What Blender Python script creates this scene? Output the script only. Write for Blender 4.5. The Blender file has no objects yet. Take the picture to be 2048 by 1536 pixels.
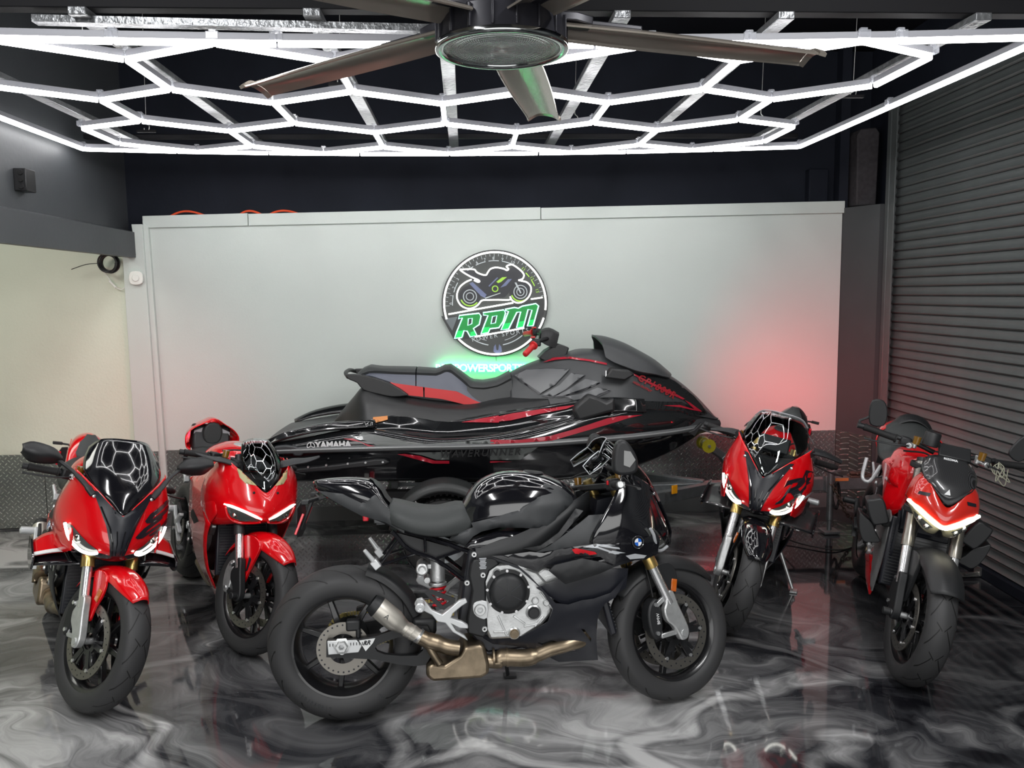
import bpy, math, random
from math import sin, cos, pi, radians, sqrt, atan2, hypot
from mathutils import Vector as V, Matrix as Mx, Quaternion
from mathutils.geometry import delaunay_2d_cdt

random.seed(7)
SC = bpy.context.scene
COL = SC.collection

# ------------------------------------------------------------------ camera, world, exposure
CAM_H = 1.8
def make_camera():
    yaw, pitch, roll = .0558, .1108, -.0125
    fwd = V((sin(yaw) * cos(pitch), cos(yaw) * cos(pitch), -sin(pitch)))
    right = V((cos(yaw), -sin(yaw), 0))
    up = right.cross(fwd)
    r = cos(roll) * right + sin(roll) * up
    u = -sin(roll) * right + cos(roll) * up
    cd = bpy.data.cameras.new('camera')
    cd.sensor_width = 36
    cd.lens = 1621.7 / 2048 * 36
    cd.clip_start = .05
    co = bpy.data.objects.new('camera', cd)
    m = Mx((r, u, -fwd)).transposed().to_4x4()
    m.translation = (0, 0, CAM_H)
    co.matrix_world = m
    COL.objects.link(co)
    SC.camera = co
make_camera()
world = bpy.data.worlds.new('world')
SC.world = world
world.use_nodes = True
world.node_tree.nodes['Background'].inputs[0].default_value = (.55, .6, .62, 1)
world.node_tree.nodes['Background'].inputs[1].default_value = .12
SC.view_settings.view_transform = 'Standard'
SC.view_settings.look = 'None'
SC.view_settings.gamma = 1
SC.view_settings.use_curve_mapping = False
SC.view_settings.exposure = 0.0
LED_POWER = 15
NEON_POWER = 2.2

# added fill light: an unseen panel behind the camera and two overhead strips
def area(name, loc, rot, sx, sy, power, col=(1, 1, 1)):
    ld = bpy.data.lights.new(name, 'AREA')
    ld.shape = 'RECTANGLE'
    ld.size, ld.size_y, ld.energy, ld.color = sx, sy, power, col
    o = bpy.data.objects.new(name, ld)
    o.location = loc
    o.rotation_euler = rot
    COL.objects.link(o)
    return o
area('front_fill', (0, -2.7, 1.7), (radians(90), 0, 0), 6.5, 2.6, 150, (1, 1, .99))  # unseen fill panel, added to brighten the room from the front
for _x in (-1.6, 1.6): area('overhead_fill', (_x, 1.2, 3.45), (radians(18), 0, 0), .25, 2.4, 90, (1, 1, 1))  # unseen fill strips, added to light the tops of things
area('side_room_lamp', (-3.7, 4.2, 3.3), (radians(12), 0, 0), 1.6, 1.2, 38, (1, 1, .93))

# ------------------------------------------------------------------ materials
def lin(c):
    return tuple((v / 12.92 if v <= .04045 else ((v + .055) / 1.055) ** 2.4) for v in c)
def rgb(r, g, b):
    return lin((r / 255, g / 255, b / 255))
MATS = {}
def mat(name, col=(.5, .5, .5), rough=.5, metal=0, coat=0, emit=None, power=0, spec=None, trans=0, alpha=1, ior=None, noise=None, bump=None):
    """noise=(scale, amount): colour mottling; bump=(scale, strength)"""
    if name in MATS:
        return MATS[name]
    m = bpy.data.materials.new(name)
    m.use_nodes = True
    nt = m.node_tree
    p = nt.nodes['Principled BSDF']
    p.inputs['Base Color'].default_value = (*col, 1)
    p.inputs['Roughness'].default_value = rough
    p.inputs['Metallic'].default_value = metal
    p.inputs['Coat Weight'].default_value = coat
    p.inputs['Coat Roughness'].default_value = .02
    if spec is not None: p.inputs['Specular IOR Level'].default_value = spec
    if ior: p.inputs['IOR'].default_value = ior
    p.inputs['Transmission Weight'].default_value = trans
    p.inputs['Alpha'].default_value = alpha
    if emit:
        p.inputs['Emission Color'].default_value = (*emit, 1)
        p.inputs['Emission Strength'].default_value = power
    tc = nt.nodes.new('ShaderNodeTexCoord')
    if noise:
        n = nt.nodes.new('ShaderNodeTexNoise')
        n.inputs['Scale'].default_value = noise[0]
        n.inputs['Detail'].default_value = 6
        nt.links.new(tc.outputs['Object'], n.inputs['Vector'])
        r = nt.nodes.new('ShaderNodeMapRange')
        r.inputs['From Min'].default_value = .3
        r.inputs['From Max'].default_value = .7
        r.inputs['To Min'].default_value = 1 - noise[1]
        r.inputs['To Max'].default_value = 1 + noise[1]
        nt.links.new(n.outputs['Fac'], r.inputs['Value'])
        mx = nt.nodes.new('ShaderNodeVectorMath')
        mx.operation = 'SCALE'
        mx.inputs[0].default_value = col
        nt.links.new(r.outputs[0], mx.inputs['Scale'])
        nt.links.new(mx.outputs[0], p.inputs['Base Color'])
    if bump:
        n = nt.nodes.new('ShaderNodeTexNoise')
        n.inputs['Scale'].default_value = bump[0]
        n.inputs['Detail'].default_value = 4
        nt.links.new(tc.outputs['Object'], n.inputs['Vector'])
        b = nt.nodes.new('ShaderNodeBump')
        b.inputs['Strength'].default_value = bump[1]
        b.inputs['Distance'].default_value = .005
        nt.links.new(n.outputs['Fac'], b.inputs['Height'])
        nt.links.new(b.outputs[0], p.inputs['Normal'])
    MATS[name] = m
    return m

class NG:
    """tiny helper to wire math nodes"""
    def __init__(s, m):
        s.nt = m.node_tree
        s.p = s.nt.nodes['Principled BSDF']
    def n(s, t, **k):
        q = s.nt.nodes.new(t)
        for a, b in k.items(): setattr(q, a, b)
        return q
    def put(s, sock, v):
        if isinstance(v, bpy.types.NodeSocket): s.nt.links.new(v, sock)
        else: sock.default_value = v
    def m(s, op, a, b=None, c=None):
        q = s.n('ShaderNodeMath', operation=op)
        s.put(q.inputs[0], a)
        if b is not None: s.put(q.inputs[1], b)
        if c is not None: s.put(q.inputs[2], c)
        return q.outputs[0]
    def xyz(s, out='Object'):
        tc = s.n('ShaderNodeTexCoord')
        sp = s.n('ShaderNodeSeparateXYZ')
        s.nt.links.new(tc.outputs[out], sp.inputs[0])
        return sp.outputs[0], sp.outputs[1], sp.outputs[2]
    def ramp(s, fac, stops):
        r = s.n('ShaderNodeValToRGB')
        e = r.color_ramp.elements
        while len(e) < len(stops): e.new(.5)
        for q, (pos, c) in zip(e, stops):
            q.position = pos
            q.color = (*c, 1)
        s.put(r.inputs[0], fac)
        return r.outputs[0]
    def bump(s, hgt, strength, dist):
        b = s.n('ShaderNodeBump')
        b.inputs['Strength'].default_value = strength
        b.inputs['Distance'].default_value = dist
        s.put(b.inputs['Height'], hgt)
        s.nt.links.new(b.outputs[0], s.p.inputs['Normal'])

# ------------------------------------------------------------------ objects
def tag(o, label=None, cat=None, group=None, kind=None):
    if label: o['label'] = label
    if cat: o['category'] = cat
    if group: o['group'] = group
    if kind: o['kind'] = kind
    return o
def empty(name, loc=(0, 0, 0), rot=(0, 0, 0), parent=None):
    o = bpy.data.objects.new(name, None)
    o.location = loc
    o.rotation_euler = rot
    COL.objects.link(o)
    o.empty_display_size = .1
    if parent: o.parent = parent
    return o
def ob(name, vf, m, parent=None, smooth=35, loc=None, bevel=0, seg=2, label=None, kind=None, rot=None):
    vs, fs = vf
    me = bpy.data.meshes.new(name)
    me.from_pydata([tuple(v) for v in vs], [], fs)
    me.validate()
    me.update()
    if m: me.materials.append(m)
    if smooth:
        me.polygons.foreach_set('use_smooth', [True] * len(me.polygons))
        if smooth < 180: me.set_sharp_from_angle(angle=radians(smooth))
    o = bpy.data.objects.new(name, me)
    COL.objects.link(o)
    if loc: o.location = loc
    if rot: o.rotation_euler = rot
    if parent: o.parent = parent
    if bevel:
        b = o.modifiers.new('bevel', 'BEVEL')
        b.width = bevel
        b.segments = seg
        b.limit_method = 'ANGLE'
        b.angle_limit = radians(40)
        b.use_clamp_overlap = True
    if label: o['label'] = label
    if kind: o['kind'] = kind
    return o
def dup(o, parent=None, **k):
    c = o.copy()
    COL.objects.link(c)
    c.parent = parent
    for a, b in k.items(): setattr(c, a, b)
    return c
def dup_tree(o, parent=None):
    c = o.copy()
    COL.objects.link(c)
    c.parent = parent
    for ch in list(o.children): dup_tree(ch, c)
    return c

# ------------------------------------------------------------------ geometry: every function returns (verts, faces)
def join(*parts):
    vs, fs = [], []
    for v, f in parts:
        b = len(vs)
        vs += [tuple(q) for q in v]
        fs += [[i + b for i in t] for t in f]
    return vs, fs
def xf(vf, M):
    return [tuple(M @ V(v)) for v in vf[0]], vf[1]
def move(vf, d):
    return [(v[0] + d[0], v[1] + d[1], v[2] + d[2]) for v in vf[0]], vf[1]
def mir(vf):
    return [(v[0], -v[1], v[2]) for v in vf[0]], [list(reversed(f)) for f in vf[1]]
def box(c, s, M=None):
    vs = [(sx * s[0] / 2, sy * s[1] / 2, sz * s[2] / 2) for sx in (-1, 1) for sy in (-1, 1) for sz in (-1, 1)]
    fs = [[0, 1, 3, 2], [4, 6, 7, 5], [0, 4, 5, 1], [2, 3, 7, 6], [0, 2, 6, 4], [1, 5, 7, 3]]
    if M: vs = [tuple(M @ V(v)) for v in vs]
    return move((vs, fs), c)
def bar(a, b, w, hgt, up=(0, 0, 1)):
    """box beam from a to b"""
    a, b = V(a), V(b)
    d = (b - a)
    L = d.length
    d.normalize()
    u = V(up)
    s = d.cross(u).normalized()
    u = s.cross(d)
    M = Mx((d, -s, u)).transposed()
    return move(([tuple(M @ V(v)) for v in box((0, 0, 0), (L, w, hgt))[0]], box((0, 0, 0), (1, 1, 1))[1]), (a + b) / 2)
def area2(p):
    return sum(p[i][0] * p[(i + 1) % len(p)][1] - p[(i + 1) % len(p)][0] * p[i][1] for i in range(len(p)))
def prism(out, t0, t1, ax='y', in0=0, in1=0):
    """2D outline extruded; ax 'y': outline is (x,z); 'z': (x,y); 'x': (y,z)"""
    if area2(out) < 0: out = out[::-1]
    n = len(out)
    def mk(p, t):
        return {'y': (p[0], t, p[1]), 'z': (p[0], p[1], t), 'x': (t, p[0], p[1])}[ax]
    vs = [mk(p, t0) for p in out] + [mk(p, t1) for p in out]
    fs = [list(range(n))[::-1], list(range(n, 2 * n))] + [[i, (i + 1) % n, n + (i + 1) % n, n + i] for i in range(n)]
    flip = (ax == 'y') != (t1 < t0)
    if flip: fs = [f[::-1] for f in fs]
    return vs, fs
def cr(pts, k, closed=False):
    """Catmull-Rom through points, k steps a segment"""
    P = [V(p) for p in pts]
    n = len(P)
    out = []
    segs = n if closed else n - 1
    for i in range(segs):
        if closed: a, b, c, d = P[(i - 1) % n], P[i], P[(i + 1) % n], P[(i + 2) % n]
        else:
            b, c = P[i], P[i + 1]
            a = P[i - 1] if i else 2 * b - c
            d = P[i + 2] if i + 2 < n else 2 * c - b
        for j in range(k):
            t = j / k
            out.append(.5 * ((2 * b) + (c - a) * t + (2 * a - 5 * b + 4 * c - d) * t * t + (3 * b - a - 3 * c + d) * t ** 3))
    if not closed: out.append(P[-1])
    return out
def cr2(pts, k, closed=True):
    return [(p.x, p.y) for p in cr([(a, b, 0) for a, b in pts], k, closed)]
def tube(pts, r, n=10, closed=False, caps=True, flat=1, up=None):
    P = [V(p) for p in pts]
    m = len(P)
    R = r if isinstance(r, (list, tuple)) else [r] * m
    T = []
    for i in range(m):
        if closed: t = P[(i + 1) % m] - P[(i - 1) % m]
        else: t = P[min(i + 1, m - 1)] - P[max(i - 1, 0)]
        T.append(t.normalized() if t.length > 1e-9 else V((0, 0, 1)))
    u = V(up) if up else (V((0, 0, 1)) if abs(T[0].z) < .9 else V((1, 0, 0)))
    vs = []
    for i in range(m):
        s = T[i].cross(u)
        s = s.normalized() if s.length > 1e-6 else V((1, 0, 0))
        u2 = s.cross(T[i]).normalized()
        if not up: u = u2
        for k in range(n):
            a = 2 * pi * k / n
            vs.append(P[i] + R[i] * (cos(a) * s + flat * sin(a) * u2))
    fs = []
    for i in range(m if closed else m - 1):
        b, c = i * n, ((i + 1) % m) * n
        for k in range(n):
            fs.append([b + k, c + k, c + (k + 1) % n, b + (k + 1) % n])
    if caps and not closed:
        fs.append(list(range(n)))
        fs.append([(m - 1) * n + k for k in range(n)][::-1])
    fs = [f[::-1] for f in fs]
    return vs, fs
def cyl(a, b, r, n=20, r2=None):
    return tube([a, b], [r, r if r2 is None else r2], n)
def lathe(prof, n=48, ax='y', closed=False, a0=0, a1=2 * pi):
    """profile of (radius, height) spun about ax through the origin"""
    full = abs(a1 - a0 - 2 * pi) < 1e-6
    vs, fs = [], []
    m = len(prof)
    N = n if full else n + 1
    for i in range(N):
        a = a0 + (a1 - a0) * i / n
        for r, t in prof:
            x, y = r * cos(a), r * sin(a)
            vs.append({'y': (x, t, y), 'z': (x, y, t), 'x': (t, x, y)}[ax])
    for i in range(n):
        j = (i + 1) % N
        for k in range(m if closed else m - 1):
            l = (k + 1) % m
            f = [i * m + k, j * m + k, j * m + l, i * m + l]
            fs.append(f if ax != 'y' else f[::-1])
    return vs, fs
def disc(c, r, y, n=20):
    return [(c[0] + r * cos(2 * pi * i / n), y, c[1] + r * sin(2 * pi * i / n)) for i in range(n)], [list(range(n))]
def surf(rows, ku=4, kv=4, th=0, closed=False):
    """Catmull-Rom surface through rows of 3D points"""
    R = [cr(r, ku) for r in rows]
    cols = [cr([r[i] for r in R], kv, closed) for i in range(len(R[0]))]
    nu, nv = len(cols), len(cols[0])
    vs = [cols[i][j] for i in range(nu) for j in range(nv)]
    fs = []
    for i in range(nu - 1):
        for j in range(nv - (0 if closed else 1)):
            k = (j + 1) % nv
            fs.append([i * nv + j, (i + 1) * nv + j, (i + 1) * nv + k, i * nv + k])
    if th: return thicken((vs, fs), th)
    return vs, fs
def thicken(vf, th):
    vs, fs = [V(v) for v in vf[0]], vf[1]
    nr = [V((0, 0, 0)) for _ in vs]
    for f in fs:
        a, b, c = vs[f[0]], vs[f[1]], vs[f[2]]
        q = (b - a).cross(c - a)
        for i in f: nr[i] += q
    back = [v - (q.normalized() * th if q.length > 0 else V((0, 0, 0))) for v, q in zip(vs, nr)]
    n = len(vs)
    ed = {}
    for f in fs:
        for i in range(len(f)):
            e = (f[i], f[(i + 1) % len(f)])
            ed[e] = 1
    out = [list(f) for f in fs] + [[i + n for i in f][::-1] for f in fs]
    for (a, b) in ed:
        if (b, a) not in ed: out.append([b, a, a + n, b + n])
    return vs + back, out
def inside(p, poly):
    c = False
    n = len(poly)
    for i in range(n):
        a, b = poly[i], poly[i - 1]
        if (a[1] > p[1]) != (b[1] > p[1]) and p[0] < (b[0] - a[0]) * (p[1] - a[1]) / (b[1] - a[1]) + a[0]:
            c = not c
    return c
def edist(p, poly):
    best = 1e9
    n = len(poly)
    for i in range(n):
        ax, ay = poly[i - 1]
        bx, by = poly[i]
        dx, dy = bx - ax, by - ay
        L = dx * dx + dy * dy
        t = 0 if L == 0 else max(0, min(1, ((p[0] - ax) * dx + (p[1] - ay) * dy) / L))
        best = min(best, hypot(p[0] - ax - t * dx, p[1] - ay - t * dy))
    return best
def flatmesh(out, step, holes=()):
    """triangulated interior of an outline with grid points inside"""
    if area2(out) < 0: out = out[::-1]
    loops = [out] + [h if area2(h) < 0 else h[::-1] for h in holes]
    pts, edges, ring = [], [], []
    for lp in loops:
        q = []
        for i in range(len(lp)):
            a, b = lp[i], lp[(i + 1) % len(lp)]
            k = max(1, int(hypot(b[0] - a[0], b[1] - a[1]) / step))
            for j in range(k): q.append((a[0] + (b[0] - a[0]) * j / k, a[1] + (b[1] - a[1]) * j / k))
        b0 = len(pts)
        pts += q
        edges += [(b0 + i, b0 + (i + 1) % len(q)) for i in range(len(q))]
        ring.append(q)
    xs, ys = [p[0] for p in out], [p[1] for p in out]
    x = min(xs) + step * .5
    r = 0
    while x < max(xs):
        y = min(ys) + step * (.5 if r % 2 else .99)
        while y < max(ys):
            if inside((x, y), out) and edist((x, y), out) > step * .45 and not any(inside((x, y), h) or edist((x, y), h) < step * .45 for h in holes):
                pts.append((x, y))
            y += step
        x += step * .87
        r += 1
    res = delaunay_2d_cdt([V(p) for p in pts], edges, [], 0, 1e-6)
    v2 = [(p.x, p.y) for p in res[0]]
    fs = []
    for f in res[2]:
        cx, cy = sum(v2[i][0] for i in f) / len(f), sum(v2[i][1] for i in f) / len(f)
        if inside((cx, cy), out) and not any(inside((cx, cy), h) for h in holes):
            a, b, c = (v2[i] for i in f[:3])
            if (b[0] - a[0]) * (c[1] - a[1]) - (c[0] - a[0]) * (b[1] - a[1]) < 0: f = f[::-1]
            fs.append(list(f))
    return v2, fs
def panel(out, yf, th=.006, edge=.008, step=.022, k=0, holes=(), side=-1):
    """body panel: outline (x,z) seen from the side, lateral position yf(x,z) (positive outward), rounded edges.
    side -1 = right, +1 = left"""
    if k: out = cr2(out, k)
    v2, fs = flatmesh(out, step, holes)
    lps = [out] + list(holes)
    vs = []
    for (x, z) in v2:
        y = yf(x, z)
        if edge:
            d = min(edist((x, z), l) for l in lps)
            if d < edge * 2: y -= edge * (1 - sqrt(max(0, 1 - (1 - d / (edge * 2)) ** 2)))
        vs.append((x, side * y, z))
    # front faces must point outward (side)
    if side > 0: fs = [f[::-1] for f in fs]
    n = len(vs)
    back = [(x, y - side * th, z) for x, y, z in vs]
    ed = {(f[i], f[(i + 1) % 3]) for f in fs for i in range(3)}
    o2 = [list(f) for f in fs] + [[i + n for i in f][::-1] for f in fs]
    o2 += [[b, a, a + n, b + n] for a, b in ed if (b, a) not in ed]
    return vs + back, o2
def decal(S, out, off=.0015, step=.02, k=0, flip=False):
    """thin sheet following surface function S(u,v)->(point, normal); outline in (u,v)"""
    if k: out = cr2(out, k)
    v2, fs = flatmesh(out, step)
    vs = []
    for u, v in v2:
        p, n = S(u, v)
        vs.append(p + n * off)
    if flip: fs = [f[::-1] for f in fs]
    return vs, fs
def text_mesh(s, size, M, ext=.001, font_shear=0, align='CENTER', bold=0, space=1, res=3):
    cu = bpy.data.curves.new('t', 'FONT')
    cu.body = s
    cu.size = size
    cu.extrude = ext
    cu.shear = font_shear
    cu.align_x = align
    cu.align_y = 'CENTER'
    cu.offset = bold
    cu.space_character = space
    cu.resolution_u = res
    o = bpy.data.objects.new('t', cu)
    COL.objects.link(o)
    me = bpy.data.meshes.new_from_object(o)
    vs = [tuple(M @ v.co) for v in me.vertices]
    fs = [list(p.vertices) for p in me.polygons]
    bpy.data.objects.remove(o)
    bpy.data.meshes.remove(me)
    return vs, fs
def fr(o, xa, ya):
    """matrix with x axis xa, y axis ya, origin o"""
    xa, ya = V(xa).normalized(), V(ya).normalized()
    za = xa.cross(ya).normalized()
    ya = za.cross(xa)
    m = Mx((xa, ya, za)).transposed().to_4x4()
    m.translation = o
    return m

# ================================================================== the room
M_wall_white = mat('white_wall_paint', rgb(199, 207, 202), .55, noise=(1.2, .03), bump=(90, .12))
M_wall_recess = mat('cream_wall_paint', rgb(214, 221, 204), .6, noise=(2, .04), bump=(60, .35))
M_black_wall = mat('black_wall_paint', rgb(26, 29, 37), .7, spec=.12, noise=(3, .15), bump=(40, .2))
M_beam = mat('lit_black_wall_paint', rgb(66, 69, 72), .5, noise=(2, .1), bump=(30, .2))  # black paint made greyer: the light on the beam is put into its colour
M_ceil = mat('black_ceiling_paint', rgb(20, 21, 26), .8, spec=.1, noise=(2, .2))
M_shut = mat('shutter_paint', rgb(80, 84, 84), .38, noise=(6, .12), bump=(18, .15))

def diamond_plate():
    m = mat('diamond_plate', (.62, .62, .6), .24, 1)
    g = NG(m)
    x, y, z = g.xyz('Object')
    s = 26.0
    xx = g.m('ADD', x, g.m('MULTIPLY', y, .83))
    hx = g.m('MULTIPLY', g.m('ADD', xx, z), s * .84)
    vz = g.m('MULTIPLY', g.m('SUBTRACT', z, xx), s * .84)
    # two rotated families on a checker grid
    def fam(par, ang):
        cx = g.m('FLOOR', hx)
        cz = g.m('FLOOR', vz)
        pr = g.m('MODULO', g.m('ABSOLUTE', g.m('ADD', cx, cz)), 2.0)
        sel = g.m('COMPARE', pr, par, .1)
        lx = g.m('SUBTRACT', g.m('SUBTRACT', hx, cx), .5)
        lz = g.m('SUBTRACT', g.m('SUBTRACT', vz, cz), .5)
        ca, sa = cos(ang), sin(ang)
        u = g.m('ADD', g.m('MULTIPLY', lx, ca), g.m('MULTIPLY', lz, sa))
        v = g.m('SUBTRACT', g.m('MULTIPLY', lz, ca), g.m('MULTIPLY', lx, sa))
        e = g.m('ADD', g.m('POWER', g.m('DIVIDE', u, .52), 2.0), g.m('POWER', g.m('DIVIDE', v, .15), 2.0))
        hgt = g.m('MAXIMUM', g.m('SUBTRACT', 1.0, e), 0.0)
        return g.m('MULTIPLY', g.m('MINIMUM', g.m('MULTIPLY', hgt, 2.0), 1.0), sel)
    hgt = g.m('MAXIMUM', fam(0.0, 0), fam(1.0, radians(90)))
    g.bump(hgt, 1, .016)
    HG = hgt
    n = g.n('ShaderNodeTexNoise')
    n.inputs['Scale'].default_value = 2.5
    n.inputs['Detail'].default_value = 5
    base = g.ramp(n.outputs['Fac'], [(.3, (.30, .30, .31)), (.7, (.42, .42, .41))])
    mx = g.n('ShaderNodeMix', data_type='RGBA')          # dull ground, polished raised bars; the contrast paints in tread highlights
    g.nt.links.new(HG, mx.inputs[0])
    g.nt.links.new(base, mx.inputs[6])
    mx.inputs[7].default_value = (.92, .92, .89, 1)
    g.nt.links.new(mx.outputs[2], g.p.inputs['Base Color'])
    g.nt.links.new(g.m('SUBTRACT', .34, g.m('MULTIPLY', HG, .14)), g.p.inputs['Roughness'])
    return m
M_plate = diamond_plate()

def floor_mat():
    m = mat('marbled_epoxy', (.1, .1, .11), .05, 0, spec=.55)
    g = NG(m)
    tc = g.n('ShaderNodeTexCoord')
    mp = g.n('ShaderNodeMapping')
    mp.inputs['Rotation'].default_value = (0, 0, .5)
    mp.inputs['Scale'].default_value = (.62, .8, 1)
    g.nt.links.new(tc.outputs['Object'], mp.inputs['Vector'])
    def warp(vec, scale, amt, seed):
        n = g.n('ShaderNodeTexNoise', noise_dimensions='4D')
        n.inputs['W'].default_value = seed
        n.inputs['Scale'].default_value = scale
        n.inputs['Detail'].default_value = 2
        g.nt.links.new(vec, n.inputs['Vector'])
        sb = g.n('ShaderNodeVectorMath', operation='SUBTRACT')
        g.nt.links.new(n.outputs['Color'], sb.inputs[0])
        sb.inputs[1].default_value = (.5, .5, .5)
        sc = g.n('ShaderNodeVectorMath', operation='SCALE')
        g.nt.links.new(sb.outputs[0], sc.inputs[0])
        sc.inputs['Scale'].default_value = amt
        ad = g.n('ShaderNodeVectorMath', operation='ADD')
        g.nt.links.new(vec, ad.inputs[0])
        g.nt.links.new(sc.outputs[0], ad.inputs[1])
        return ad.outputs[0]
    v = warp(mp.outputs[0], .8, 1.6, 3.1)
    v = warp(v, 1.7, .9, 8.4)
    v2 = warp(v, 4.0, .3, 1.7)
    n1 = g.n('ShaderNodeTexNoise')
    n1.inputs['Scale'].default_value = 1.1
    n1.inputs['Detail'].default_value = 3
    g.nt.links.new(v2, n1.inputs['Vector'])
    n2 = g.n('ShaderNodeTexNoise')          # fine streaks along the flow
    n2.inputs['Scale'].default_value = 3.2
    n2.inputs['Detail'].default_value = 8
    n2.inputs['Roughness'].default_value = .62
    n2.inputs['Distortion'].default_value = .6
    st = g.n('ShaderNodeMapping')
    st.inputs['Scale'].default_value = (.6, 3.4, 1)
    g.nt.links.new(v2, st.inputs['Vector'])
    g.nt.links.new(st.outputs[0], n2.inputs['Vector'])
    # thin bright / dark veins where a ridge noise crosses zero
    n3 = g.n('ShaderNodeTexNoise')
    n3.inputs['Scale'].default_value = .9
    n3.inputs['Detail'].default_value = 1
    g.nt.links.new(v, n3.inputs['Vector'])
    rd = g.m('ABSOLUTE', g.m('SUBTRACT', n3.outputs['Fac'], .5))
    vein = g.m('SUBTRACT', 1.0, g.m('MINIMUM', g.m('MULTIPLY', rd, 22.0), 1.0))
    dark = g.m('SUBTRACT', 1.0, g.m('MINIMUM', g.m('MULTIPLY', g.m('ABSOLUTE', g.m('SUBTRACT', rd, .035)), 60.0), 1.0))
    # darker towards the roller shutter side
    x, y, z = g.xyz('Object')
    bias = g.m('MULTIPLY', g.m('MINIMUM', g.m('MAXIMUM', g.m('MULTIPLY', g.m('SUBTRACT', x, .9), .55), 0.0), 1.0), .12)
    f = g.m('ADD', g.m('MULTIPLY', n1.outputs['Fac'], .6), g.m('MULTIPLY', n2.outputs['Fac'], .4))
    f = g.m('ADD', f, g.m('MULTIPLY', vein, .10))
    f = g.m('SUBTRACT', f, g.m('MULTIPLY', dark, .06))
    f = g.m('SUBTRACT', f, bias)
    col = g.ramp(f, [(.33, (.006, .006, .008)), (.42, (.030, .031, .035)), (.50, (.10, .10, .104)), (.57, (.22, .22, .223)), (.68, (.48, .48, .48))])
    g.nt.links.new(col, g.p.inputs['Base Color'])
    nb = g.n('ShaderNodeTexNoise')
    nb.inputs['Scale'].default_value = 1.3
    g.bump(nb.outputs['Fac'], .25, .006)
    return m
M_floor = floor_mat()

def struct(name, vf, m, **k):
    o = ob(name, vf, m, **k)
    o['kind'] = 'structure'
    return o
XL, YB = -2.62, 6.60
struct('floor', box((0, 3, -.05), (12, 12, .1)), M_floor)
struct('ceiling', box((0, 3, 3.75), (12, 12, .1)), M_ceil)
# black upper back wall, white panelled lower wall
struct('wall_back', box((.6, YB + .1, 1.85), (9.6, .2, 3.7)), M_black_wall)
# left wall above the opening (the beam closes its lower edge)
struct('wall_left', box((XL - .03, 3.2, 3.0), (.06, 6.8, 1.4)), M_beam)
struct('trim_1', prism([(-2.56, 2.11), (-2.50, 2.11), (-2.50, 2.30), (XL + .01, 2.33), (XL - .05, 2.33), (XL - .05, 2.28), (-2.56, 2.24)], -.2, 6.585, 'y'), M_beam, label=None)
# recess wall seen under the beam
struct('wall_recess', prism([(-5.1, 0), (-2.50, 0), (-2.50, 2.12), (-2.69, 2.12), (-2.69, 2.70), (-5.1, 2.70)], 6.57, 6.475), M_wall_recess)
struct('wall_recess_side', box((-4.95, 3.2, 1.3), (.1, 6.8, 2.6)), M_wall_recess)
struct('wall_front', box((0, -2.9, 1.85), (12, .1, 3.7)), mat('front_wall_paint', rgb(120, 124, 124), .7))
# white pilaster and panel wall
struct('trim_2', join(prism([(-2.60, 0.0), (-2.415, 0.0), (-2.44, 2.36), (-2.52, 2.36), (-2.50, 2.13), (-2.60, 2.13)], 6.52, 6.40)), M_wall_white, bevel=.004)
struct('trim_3', prism([(-2.425, 0.1), (-2.375, 0.1), (-2.405, 2.34), (-2.445, 2.39)], 6.50, 6.425), M_wall_white, bevel=.003)
pw = struct('wall_panel', prism([(-2.40, .1), (3.035, .1), (3.035, 2.42), (-2.42, 2.34)], 6.60, 6.46), M_wall_white)
for i, (x0, x1) in enumerate([(-2.45, -1.66), (-1.655, .60), (.605, 3.045)]):
    z0 = 2.335 + (x0 + 2.45) * .0137
    z1 = 2.335 + (x1 + 2.45) * .0137
    ob('top_rail', prism([(x0, z0), (x1, z1), (x1, z1 + .095), (x0, z0 + .09)], 6.60, 6.44), M_wall_white, pw, bevel=.003)
# dark return wall and post beside the panel, recess above it
dk = struct('wall_return', prism([(3.035, 6.60), (3.04, 6.44), (3.19, 6.16), (3.42, 6.16), (3.42, 6.60)], .02, 2.45, 'z'), mat('dark_grey_paint', rgb(58, 60, 62), .5, noise=(5, .06)))
struct('trim_4', box((2.86, 6.56, 2.62), (.16, .09, .30)), M_black_wall, bevel=.01)
struct('trim_5', prism([(3.02, 6.60), (3.02, 6.50), (3.07, 6.45), (3.07, 6.6)], 2.4, 3.7, 'z'), M_black_wall)
struct('trim_6', prism([(3.10, 2.46), (3.26, 2.46), (3.27, 3.02), (3.24, 3.06), (3.12, 3.05), (3.09, 3.0)], 6.56, 6.36), mat('dusty_black', rgb(50, 47, 50), .8, noise=(30, .3)), bevel=.01)
# roller shutter wall
def doorx(y): return 3.20 + (y - 4.3) * .048
struct('wall_right', prism([(doorx(6.16) + .02, 6.6), (doorx(6.16) + .05, 6.2), (doorx(0) + .05, 0), (doorx(-3) + .05, -3), (4.2, -3), (4.2, 6.6)], 0, 3.7, 'z'), M_black_wall)
door = empty('door_1')
door['kind'] = 'structure'
def slat_prof():
    pr = []
    for i in range(9):
        t = i / 8
        pr.append((t * .064, .010 * sin(pi * t) * .6))
    return pr
SL = .0672
def slat(z, name='slat'):
    y0, y1 = -1.5, 6.12
    prof = [(0, 0), (.006, -.013), (.012, -.016), (.018, -.012), (.030, -.004), (.046, -.001), (.062, -.001), (.0655, .004)]
    vs = []
    for y in (y0, y1):
        for a, b in prof: vs.append((doorx(y) + b, y, a))
    n = len(prof)
    fs = [[i, i + 1, n + i + 1, n + i] for i in range(n - 1)]
    return vs, fs
s0 = ob('slat', slat(0), M_shut, door, smooth=60, loc=(0, 0, .07))
for i in range(1, 47):
    dup(s0, door, location=(0, 0, .07 + i * SL), name='slat')
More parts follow.
